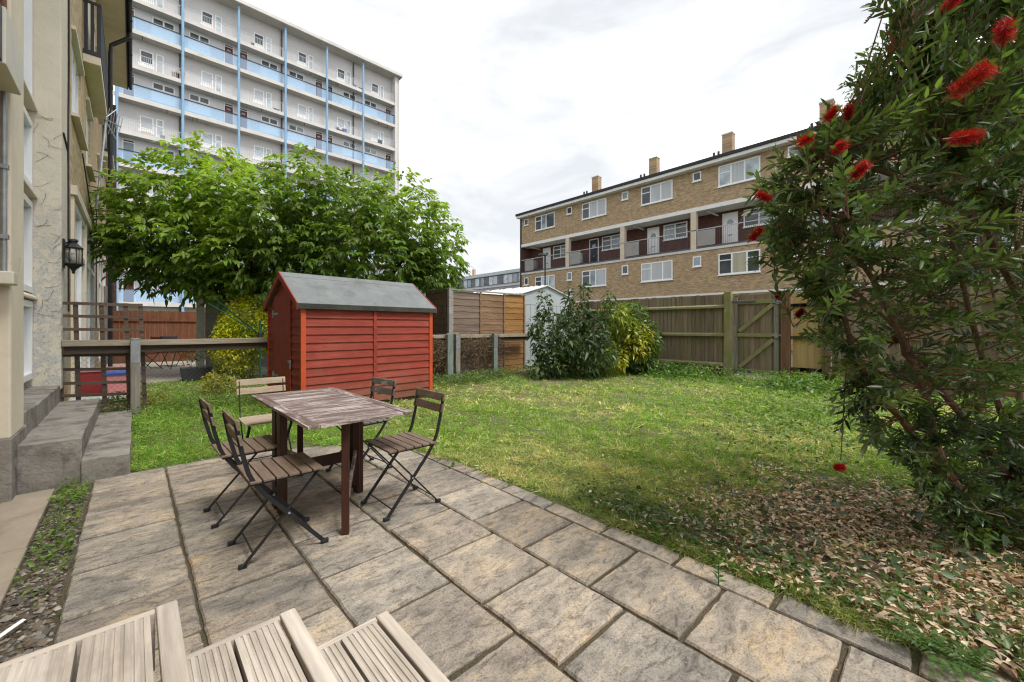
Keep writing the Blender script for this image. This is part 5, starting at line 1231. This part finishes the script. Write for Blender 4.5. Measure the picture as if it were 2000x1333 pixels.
def left_of(py):
    return float(np.interp(py, [a for a, b in LB], [b for a, b in LB]))
SK = np.array([p[:] for p in skel])
LP, LD, LL, LW, LC = [], [], [], [], []
TW = []
def twig(tip, dep, nl, colk, length=None, down=.0, bare=.15, force=False):
    tip = np.array(tip); j = np.argmin(((SK - tip) ** 2).sum(1) + np.maximum(0, SK[:, 2] - tip[2]) * .6); d0 = SK[j]
    v = tip - d0; Ld = np.linalg.norm(v) + 1e-6; length = length or min(rng.uniform(.22, .42), Ld); dr = v / Ld
    dr = dr + rng.normal(0, .28, 3); dr[2] += .15 - down; dr /= np.linalg.norm(dr)
    a = tip - dr * length; mid = a + dr * length * .5 + np.array([0, 0, .02])
    TW.append((a, mid, tip, d0 if Ld > length * 1.1 and (force or rng.random() < .5) else None))
    s1 = np.cross(dr, [0, 0, 1.]); s1 /= np.linalg.norm(s1) + 1e-9; s2 = np.cross(dr, s1)
    for i in range(nl):
        f = bare + (1 - bare) * (i + rng.random() * .5) / nl; an = i * 2.4 + rng.uniform(-.3, .3); o = s1 * math.cos(an) + s2 * math.sin(an)
        p = a * (1 - f) ** 2 + 2 * mid * f * (1 - f) + tip * f * f
        LP.append(p); LD.append(dr * (.55 + .5 * f) + o * .75); LL.append(rng.uniform(.058, .094) * (1 - .25 * f)); LW.append(rng.uniform(.014, .022)); LC.append(colk)
# loose sprigs that break the outline
for py in np.linspace(-40, 900, 58):
    l_ = left_of(py); d = rng.uniform(1.95, 2.3); px = l_ + rng.uniform(-45, 30)
    twig(at(px, py, d), d, int(rng.integers(14, 22)), np.array((.09, .15, .045)) * rng.uniform(.6, 1.3), rng.uniform(.25, .42), down=.35 if py > 350 else -.25)
cnt = 0
while cnt < 1950:
    py = rng.uniform(-330, 1080); l_ = left_of(py); dens = 1. if py < 560 else .62
    if rng.random() > dens: continue
    px = l_ + (2230 - l_) * rng.random() ** 1.0
    edge = (px - l_) / 300
    d = rng.uniform(1.95, 2.3) if edge < .25 else (rng.uniform(1.55, 3.1) if py < 820 else rng.uniform(2.0, 3.2))
    if py > 780 and d < 2.1: d = 2.25
    tip = at(px, py, d)
    if tip.z < .12: continue
    if edge > .12 and math.sin(px * .021 + 1.3 * d) * math.sin(py * .024 + d * 2) + rng.normal(0, .35) < -.72: continue
    sh = rng.random(); ck = np.array((.055, .092, .038)) if sh < .4 else np.array((.09, .15, .045)) if sh < .72 else np.array((.14, .21, .06)) if sh < .97 else np.array((.16, .06, .03))
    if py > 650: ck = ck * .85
    twig(tip, d, int(rng.integers(15, 27)), ck * rng.uniform(.75, 1.25)); cnt += 1
for k in range(330):   # low skirt around the stems
    py = rng.uniform(840, 1150); px = rng.uniform(left_of(py) + 20, 2150); d = rng.uniform(2.15, 3.0); tip = at(px, py, d)
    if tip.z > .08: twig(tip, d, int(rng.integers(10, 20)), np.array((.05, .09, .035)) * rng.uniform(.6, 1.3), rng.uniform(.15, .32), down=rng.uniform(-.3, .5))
# spray that hangs low with one flower
for py in (720, 760, 800, 840):
    twig(at(1640 + (py % 3) * 6, py, 2.25), 2.25, 14, np.array((.03, .05, .015)), .22, down=.9)
ps = smooth_path([at(1660, 640, 2.3), at(1650, 760, 2.28), at(1645, 850, 2.26), at(1642, 900, 2.25)]); mb.tube(ps, .005, 5, r2=.002)
FL = [(1895, 158, 72), (1885, 268, 54), (1962, 64, 58), (1641, 287, 40), (1679, 333, 42), (1573, 273, 34), (1624, 222, 34), (1657, 220, 32), (1492, 384, 31), (1522, 376, 26), (1550, 369, 27), (1511, 406, 22), (1525, 446, 24), (1476, 458, 30), (1640, 913, 27), (1519, 577, 17), (1562, 612, 24), (1914, 380, 30), (1905, 513, 18), (1690, 190, 22), (1860, 4, 42), (1748, 300, 20), (1795, 138, 18), (1612, 650, 22)]
for px, py, dm in FL:      # every brush sits on a leafy shoot of its own
    d = min(2.35, max(1.5, .072 * FPX / dm))
    if py != 913: twig(at(px, py, d), d, 18, np.array((.09, .15, .045)), .30, force=True)
for a, md, tp_, d0 in TW:
    mb.tube([a, md, tp_], .0032, 4, r2=.0014)
    if d0 is not None and np.linalg.norm(a - d0) < .75: mb.tube([d0, (a + d0) / 2 + rng.normal(0, .03, 3), a], .006, 4, r2=.003)
mb.build('branches', M['bark'], bt)
LC = np.array(LC) * rng.uniform(.75, 1.3, (len(LC), 1))
leaves('foliage', M['leaf_gloss'], np.array(LP), np.array(LD), np.array(LL), np.array(LW), LC, bt, fold=.14, droop=.06, roll=.8, fine=True)
for i, (px, py, dm) in enumerate(FL):
    d = min(2.35, max(1.5, .072 * FPX / dm)); c = np.array(at(px, py, d)); R_ = dm * d / FPX / 2 * .98
    ax = rnd_dir(1)[0]; ax[2] = abs(ax[2]) * .6; ax /= np.linalg.norm(ax); n = 1000; R_ *= .92
    s = rng.uniform(-1, 1, n); v = rnd_dir(n); v -= ax * (v @ ax)[:, None]; v /= np.linalg.norm(v, axis=1, keepdims=True); v += ax * rng.normal(.15, .25, (n, 1))
    P0 = c + ax * (s * R_ * .95)[:, None]; C = np.array((.50, .014, .022)) * rng.uniform(.55, 1.25, (n, 1)); k = rng.random(n) < .08; C[k] = (.75, .10, .10)
    if dm in (30, 22, 24) and py > 300 and px > 1500: C *= .55
    fo = leaves('flower', M['petal'], P0, v, R_ * rng.uniform(.5, .85, n), np.full(n, .0013 * d / 1.5), C, bt, fold=.0, droop=.05)
    mb = MB(); mb.tube([c - ax * R_ * 1.5, c, c + ax * R_ * .9], .004, 5); mb.build('flower_spike', M['petal_core'], fo)
# seed capsules strung along bare twigs
for (px, py, d, a, l_) in [(1690, 45, 2.0, .9, .16), (1730, 70, 2.0, 1.0, .16), (1650, 165, 2.05, .2, .14), (1700, 320, 1.95, .4, .15), (1745, 380, 1.9, .5, .17), (1815, 360, 1.8, .1, .14), (1870, 30, 1.8, 1.4, .18), (1985, 430, 1.6, 1.4, .16), (1990, 470, 1.6, 1.5, .12), (1590, 250, 2.05, .3, .12), (1650, 500, 1.9, -.8, .14), (1640, 440, 2.0, -.7, .14), (1760, 250, 1.9, .7, .15), (1860, 440, 1.8, .3, .12)]:
    mb = MB(); p0 = at(px, py, d); dv = Vector((FY * math.cos(a), -FX * math.cos(a), math.sin(a)))
    mb.tube([p0, p0 + dv * l_], .0025, 4, col=(.2, .15, .1))
    for i in range(int(l_ / .0042)):
        an = i * 2.1; o = Vector((math.cos(an), math.sin(an), .4 * math.cos(an * 1.3))) * .0055; p = p0 + dv * (i * .0042) + o
        mb.lathe([(.0015, -.003), (.0036, -.001), (.0036, .0015), (.002, .003)], p[:], 5, col=(.30, .27, .19))
    mb.build('seed_capsules', M['dry'], bt, color=True)

# ------------------------------------------------------------------ ground cover
def inside_patio(x, y, pad=0.):
    ok = (x > -.24) & (x < 2.30 + pad) & (y < 4.86 + pad)
    for a, b in zip(CORNER[:-1], CORNER[1:]):
        L_ = math.hypot(b[0] - a[0], b[1] - a[1]); s = ((b[0] - a[0]) * (y - a[1]) - (b[1] - a[1]) * (x - a[0])) / L_
        ok &= s < pad
    return ok
def in_view(x, y, m=.1):
    d = x * FX + y * FY; s = x * FY - y * FX
    return (d > .6) & (np.abs(s) < d * (1.26 + m) + .3)
def litter_w(x, y):   # 1 inside the shrub's leaf litter
    return np.exp(-(((x - 3.2) / 1.12) ** 2 + ((y - .1) / 1.15) ** 2))
def fieldn(x, y, sc_, seed=0):
    r = np.random.default_rng(seed); s = np.zeros_like(x)
    for i in range(7):
        k = r.normal(0, sc_, 2); s += np.sin(k[0] * x + k[1] * y + r.uniform(0, 6.28))
    return s / 7
def scatter(n, near_bias=True):
    """even on the picture-ish: more blades near the viewer"""
    d = 1 / rng.uniform(1 / 13.5, 1 / 1.6, n) if near_bias else rng.uniform(1.6, 13, n)
    s = rng.uniform(-1.3, 1.3, n) * d
    return d * FX + s * FY, d * FY - s * FX, d
x, y, d = scatter(190000)
ok = ~inside_patio(x, y, -.03 + .05 * fieldn(x, y, 9, 31)) & (x < 10.15) & (y < 12.0) & (x > .0) & ((y > 4.9) | (x > 1.4)) & (y > -5)
ok &= ~((x > 1.6) & (x < 3.9) & (y > 6.1) & (y < 7.45))
ok &= ~((y > 7.5) & (x > 5)) & ~((x > -.3) & (x < 3.3) & (y > 11.5))
lw = litter_w(x, y); fn1 = fieldn(x, y, 4.5, 3); fn2 = fieldn(x, y, 1.4, 5); fn3 = fieldn(x, y, 13, 8)
shade = np.exp(-(((x - 6.9) / 1.3) ** 2 + ((y - 7.3) / .6) ** 2))
bare = np.exp(-(((x - 5.0) / .55) ** 2 + ((y - 3.35) / .25) ** 2))
keep = np.clip(1.2 - lw * 1.55 + fn1 * .5 - shade * .9, 0.03, 1) * np.clip(.9 + fn2 * .5 + fn3 * .4, .15, 1)
ok &= rng.random(len(x)) < keep * np.clip(.72 + d * .05, 0, 1)
x, y, d, lw, fn1, fn2, fn3, bare = [a[ok] for a in (x, y, d, lw, fn1, fn2, fn3, bare)]
nt_ = len(x)
tall = np.clip(1 + fn1 * .9 + fn3 * .5 + .6 * np.exp(-((y - 7.4) / .5) ** 2) + .35 * np.exp(-((x - 10) / 1.2) ** 2) + .35 * rng.normal(size=nt_), .35, 2.6) * (1 - .5 * bare) * np.where(rng.random(nt_) < .05, 1.8, 1.)
dry = np.clip(.15 + fn2 * .65 + fn3 * .6 + lw * .45 + rng.normal(0, .28, nt_) - .35 * sst((x - 6.5) / 3) - .5 * sst((2.2 - x) / 1) + bare, 0, 1)[:, None]
C = np.array((.21, .36, .055)) * (1 - dry) + np.array((.62, .54, .30)) * dry
es = np.exp(-((x - 2.4) / .35) ** 2) * sst((2.1 - y) / .6)
tall = tall * (1 - .45 * es); C = C * (1 - .38 * es[:, None]) * (1 + .3 * fn3[:, None]) * rng.uniform(.62, 1.4, (nt_, 1)) * rng.uniform(.9, 1.1, (nt_, 3))
B = 6; rep = lambda a: np.repeat(a, B, 0)
n = nt_ * B; sp = np.clip(d * .005, .012, .05)
X = rep(x) + rng.normal(0, 1, n) * rep(sp); Y = rep(y) + rng.normal(0, 1, n) * rep(sp)
lean = rep(rng.normal(0, .35, (nt_, 3))); D = lean + rng.normal(0, .55, (n, 3)); D[:, 2] = 1.
Cb = rep(C) * rng.uniform(.7, 1.35, (n, 1)); q = rng.random(n) < .10; Cb[q] = np.array((.42, .35, .17)) * rng.uniform(.7, 1.2, (q.sum(), 1))
print('grass blades', n)
tag(leaves('grass', M['grass'], np.stack([X, Y, gh(X, Y) - .012], -1), D, rep(tall) * rng.uniform(.045, .125, n), np.clip(rep(d) * .0016, .0042, .012) * rng.uniform(.7, 1.3, n), Cb, fold=.1, droop=.55), 'short patchy green and straw lawn grass', kind='stuff')
# clover-like weeds and nettles
def weeds(name, label, n, fn, ln, wd, base, alt, zr, mat='leaf', up=.6, clus=1):
    P0 = fn(n); k = len(P0); z = gh(P0[:, 0], P0[:, 1]) + rng.random(k) ** 1.2 * zr(P0)
    Pp = np.stack([P0[:, 0], P0[:, 1], z], -1); D = rnd_dir(k); D[:, 2] = D[:, 2] * .4 + up * .3
    return tag(leaves(name, M[mat], Pp, D, rng.uniform(ln * .6, ln * 1.3, k), rng.uniform(wd * .6, wd * 1.3, k), clump_cols(Pp, base, alt, 5, .3), roll=.5, droop=.3), label, kind='stuff')
def gauss(cx, cy, sx, sy, rot=0):
    def f(n):
        a = rng.normal(0, 1, (n, 2)) * [sx, sy]; c_, s_ = math.cos(rot), math.sin(rot); x = cx + a[:, 0] * c_ - a[:, 1] * s_; y = cy + a[:, 0] * s_ + a[:, 1] * c_
        return np.stack([x, y], -1)[(x < 10.1) & ((y < 7.45) | (x < 5)) & ~inside_patio(x, y)]
    return f
weeds('nettles', 'bright green nettle patch at the foot of the mossy fence', 4600, gauss(9.45, 5.0, .38, .85), .075, .048, (.065, .14, .025), (.15, .27, .05), lambda p: .32 * np.exp(-((p[:, 0] - 9.6) / .5) ** 2))
weeds('nettles', 'green weeds in front of the gate post and yellow panel', 2400, gauss(9.3, 1.8, .45, .5), .07, .045, (.07, .15, .025), (.16, .27, .05), lambda p: .28 + 0 * p[:, 0])
weeds('ground_cover', 'low leafy weeds spreading through the lawn before the shrub', 3800, gauss(6.3, 1.2, 1.1, .7, .2), .055, .03, (.075, .15, .025), (.17, .27, .05), lambda p: .10 + 0 * p[:, 0])
weeds('ground_cover', 'weeds and seedlings along the rail fence by the shed', 2600, gauss(5.4, 7.05, .8, .25), .06, .028, (.06, .11, .03), (.15, .22, .05), lambda p: .22 + 0 * p[:, 0])
weeds('ground_cover', 'long weeds at the foot of the rail fence left of the shed', 2200, gauss(.9, 7.5, .7, .3), .05, .02, (.07, .13, .025), (.18, .26, .05), lambda p: .16 + 0 * p[:, 0])
weeds('ground_cover', 'ivy and periwinkle leaves creeping through the leaf litter', 1100, gauss(3.2, .05, .6, .75), .045, .034, (.035, .075, .03), (.09, .15, .05), lambda p: .07 + 0 * p[:, 0])
weeds('ground_cover', 'dark ivy leaves under the bottlebrush at the right edge', 1500, gauss(3.55, -.95, .5, .5), .06, .045, (.03, .065, .028), (.075, .125, .05), lambda p: .22 + 0 * p[:, 0])
weeds('ground_cover', 'mixed low green weeds along the patio edge by the leaf litter', 1500, lambda n: (lambda x, y: np.stack([x, y], -1)[~inside_patio(x, y, -.01)])(rng.normal(2.5, .16, n), rng.uniform(-.5, 1.9, n)), .045, .02, (.05, .10, .025), (.13, .21, .05), lambda p: .07 + 0 * p[:, 0])
# dead leaves
def lit(n):
    x = rng.normal(3.25, .95, n); y = rng.normal(-.05, 1.1, n); k = ~inside_patio(x, y, -.03) & (litter_w(x, y) * (1 + 1.0 * fieldn(x, y, 5, 21) + .9 * fieldn(x, y, 15, 22)) > rng.uniform(.06, .7, n)); return x[k], y[k]
x, y = lit(27000); n = len(x)
D = rng.normal(0, 1, (n, 3)); D[:, 2] *= .22
tn = rng.random((n, 1)); C = np.where(tn < .62, np.array((.68, .55, .42)), np.where(tn < .85, np.array((.46, .31, .20)), np.array((.28, .15, .09)))) * rng.uniform(.6, 1.25, (n, 1))
tag(leaves('leaf_litter', M['dry'], np.stack([x, y, gh(x, y) + .012 + rng.random(n) * .028], -1), D, rng.uniform(.020, .062, n), rng.uniform(.009, .023, n), C, roll=.5, fold=.22, droop=.1), 'pale fallen leaves covering the bed under the bottlebrush', kind='stuff')
x = rng.uniform(3.0, 9.5, 700); y = rng.uniform(-1, 6.8, 700); n = 700
tag(leaves('fallen_leaves', M['dry'], np.stack([x, y, gh(x, y) + .03], -1), rnd_dir(n) * [1, 1, .2], rng.uniform(.03, .06, n), rng.uniform(.012, .025, n), np.array((.5, .40, .28)) * rng.uniform(.6, 1.2, (n, 1)), roll=.4), 'scattered dead leaves over the lawn', kind='stuff')
n = 1500; x = rng.normal(3.2, .8, n); y = rng.normal(.1, 1.0, n); k = ~inside_patio(x, y); x, y = x[k], y[k]; n = len(x); D = rng.normal(0, 1, (n, 3)); D[:, 2] = np.abs(D[:, 2]) * .35
tag(leaves('straw', M['dry'], np.stack([x, y, gh(x, y) + .015], -1), D, rng.uniform(.06, .2, n), rng.uniform(.0025, .005, n), np.array((.46, .37, .22)) * rng.uniform(.5, 1.2, (n, 1)), droop=.3), 'dry straw stalks and fine twigs among the fallen leaves', kind='stuff')
# crumbs and moss in the patio joints, leaf bits on the slabs
x = rng.uniform(-.2, 2.25, 500); y = rng.uniform(.2, 4.7, 500); k = inside_patio(x, y, -.05); x, y = x[k], y[k]; n = len(x)
tag(leaves('leaf_crumbs', M['dry'], np.stack([x, y, np.full(n, .004)], -1), rnd_dir(n) * [1, 1, .08], rng.uniform(.004, .013, n), rng.uniform(.003, .007, n), np.array((.34, .28, .2)) * rng.uniform(.5, 1.7, (n, 1)), roll=.15), 'tiny leaf crumbs lying on the paving', kind='stuff')
# gravel strip
mb = MB()
for i in range(2600):
    cx, cy = random.uniform(-.435, -.25), random.uniform(1.2, 4.8); r = random.uniform(.004, .014) * (1 if random.random() < .9 else 1.8); g = random.uniform(.5, 1.4); cc = random.choice(((.17, .155, .135), (.20, .16, .12), (.11, .10, .09), (.14, .11, .08), (.30, .27, .23)))
    a = random.uniform(0, 6.28); e_ = random.uniform(.6, 1.5)
    pts = [(cx + r * e_ * math.cos(a + q * PI / 2) * random.uniform(.8, 1.2), cy + r * math.sin(a + q * PI / 2) * random.uniform(.8, 1.2), -.02 + r * random.uniform(.1, .5)) for q in range(4)] + [(cx + random.uniform(-.3, .3) * r, cy, -.02 + r * random.uniform(.7, 1.2))]
    mb.add(pts, [(0, 1, 4), (1, 2, 4), (2, 3, 4), (3, 0, 4)], tuple(min(1, v_ * g) for v_ in cc))
tag(mb.build('gravel', M['stone_bits'], color=True), 'loose grey pebbles in the strip between path and patio', kind='stuff')
def strip(n):
    y = np.concatenate([rng.normal(4.5, .18, n // 2), rng.normal(3.6, .35, n // 2)]); x = rng.uniform(-.42, -.25, len(y)); k = y < 4.8; return np.stack([x, y], -1)[k]
n = 700; P0 = strip(n); Pp = np.stack([P0[:, 0], P0[:, 1], rng.uniform(-.01, .07, len(P0))], -1); D = rnd_dir(len(P0)); D[:, 2] = abs(D[:, 2]) * .6
tag(leaves('strip_weeds', M['leaf'], Pp, D, rng.uniform(.02, .045, len(P0)), rng.uniform(.010, .022, len(P0)), clump_cols(Pp, (.07, .13, .025), (.18, .28, .05), 6, .3)), 'small green weeds in the gravel strip beside the path', kind='stuff')
mb = MB(); mb.add([(-.40, 2.61, .012), (-.37, 2.635, .02), (-.335, 2.70, .016), (-.345, 2.705, .022), (-.378, 2.65, .026), (-.405, 2.62, .02)], [(0, 1, 4, 5), (1, 2, 3, 4)]); tag(mb.build('litter_scrap', M['upvc']), 'crumpled scrap of white paper on the gravel strip', 'litter')
# single weeds
def weed(label, px, py, h, n, ln, wd, cat='weed', fern=False):
    p = gnd(px, py, .0); t = thing('weed', label, cat, (p.x, p.y, 0)); mb = MB(); mb.tube([(p.x, p.y, -.01), (p.x + .01, p.y, h)], .0025, 4); mb.build('stem', M['plastic_green'], t)
    i = np.arange(n); f = (i + 1) / n; an = i * 2.4
    Pp = np.stack([p.x + .008 * f, p.y + 0 * f, h * f], -1); D = np.stack([np.cos(an), np.sin(an), .5 + f], -1)
    leaves('foliage', M['leaf'], Pp, D, ln * rng.uniform(.6, 1.2, n), np.full(n, wd), np.array((.14, .24, .05)) * rng.uniform(.7, 1.3, (n, 1)), t)
weed('single upright weed growing from a paving joint', 1403, 1142, .13, 26, .045, .013)
weed('tiny weed tuft in the joint near the far patio edge', 884, 912, .03, 14, .04, .015)
def fern(label, px, py, n, r):
    p = gnd(px, py, .03); t = thing('fern', label, 'fern', (p.x, p.y, .03)); Pp, D = [], []
    for k in range(n):
        a = random.uniform(0, 6.28); l_ = r * random.uniform(.7, 1.1)
        for s in range(12):
            f = (s + 1) / 12; c_ = np.array([p.x + math.cos(a) * l_ * f, p.y + math.sin(a) * l_ * f, .03 + l_ * (.75 * f - .65 * f * f)])
            for sg in (-1, 1): Pp.append(c_); D.append((-math.sin(a) * sg + .5 * math.cos(a), math.cos(a) * sg + .5 * math.sin(a), .1))
    m = len(Pp); leaves('fronds', M['leaf'], np.array(Pp), np.array(D), np.full(m, .042) * np.tile(np.repeat(np.linspace(1, .35, 12), 2), n), np.full(m, .013), np.array((.06, .125, .025)) * rng.uniform(.7, 1.3, (m, 1)), t, roll=.2)
fern('small green fern at the corner of the leaf litter by the patio', 1840, 1290, 7, .17)
fern('fern frond clump beside the patio edge nearest the right corner', 1915, 1320, 6, .16)
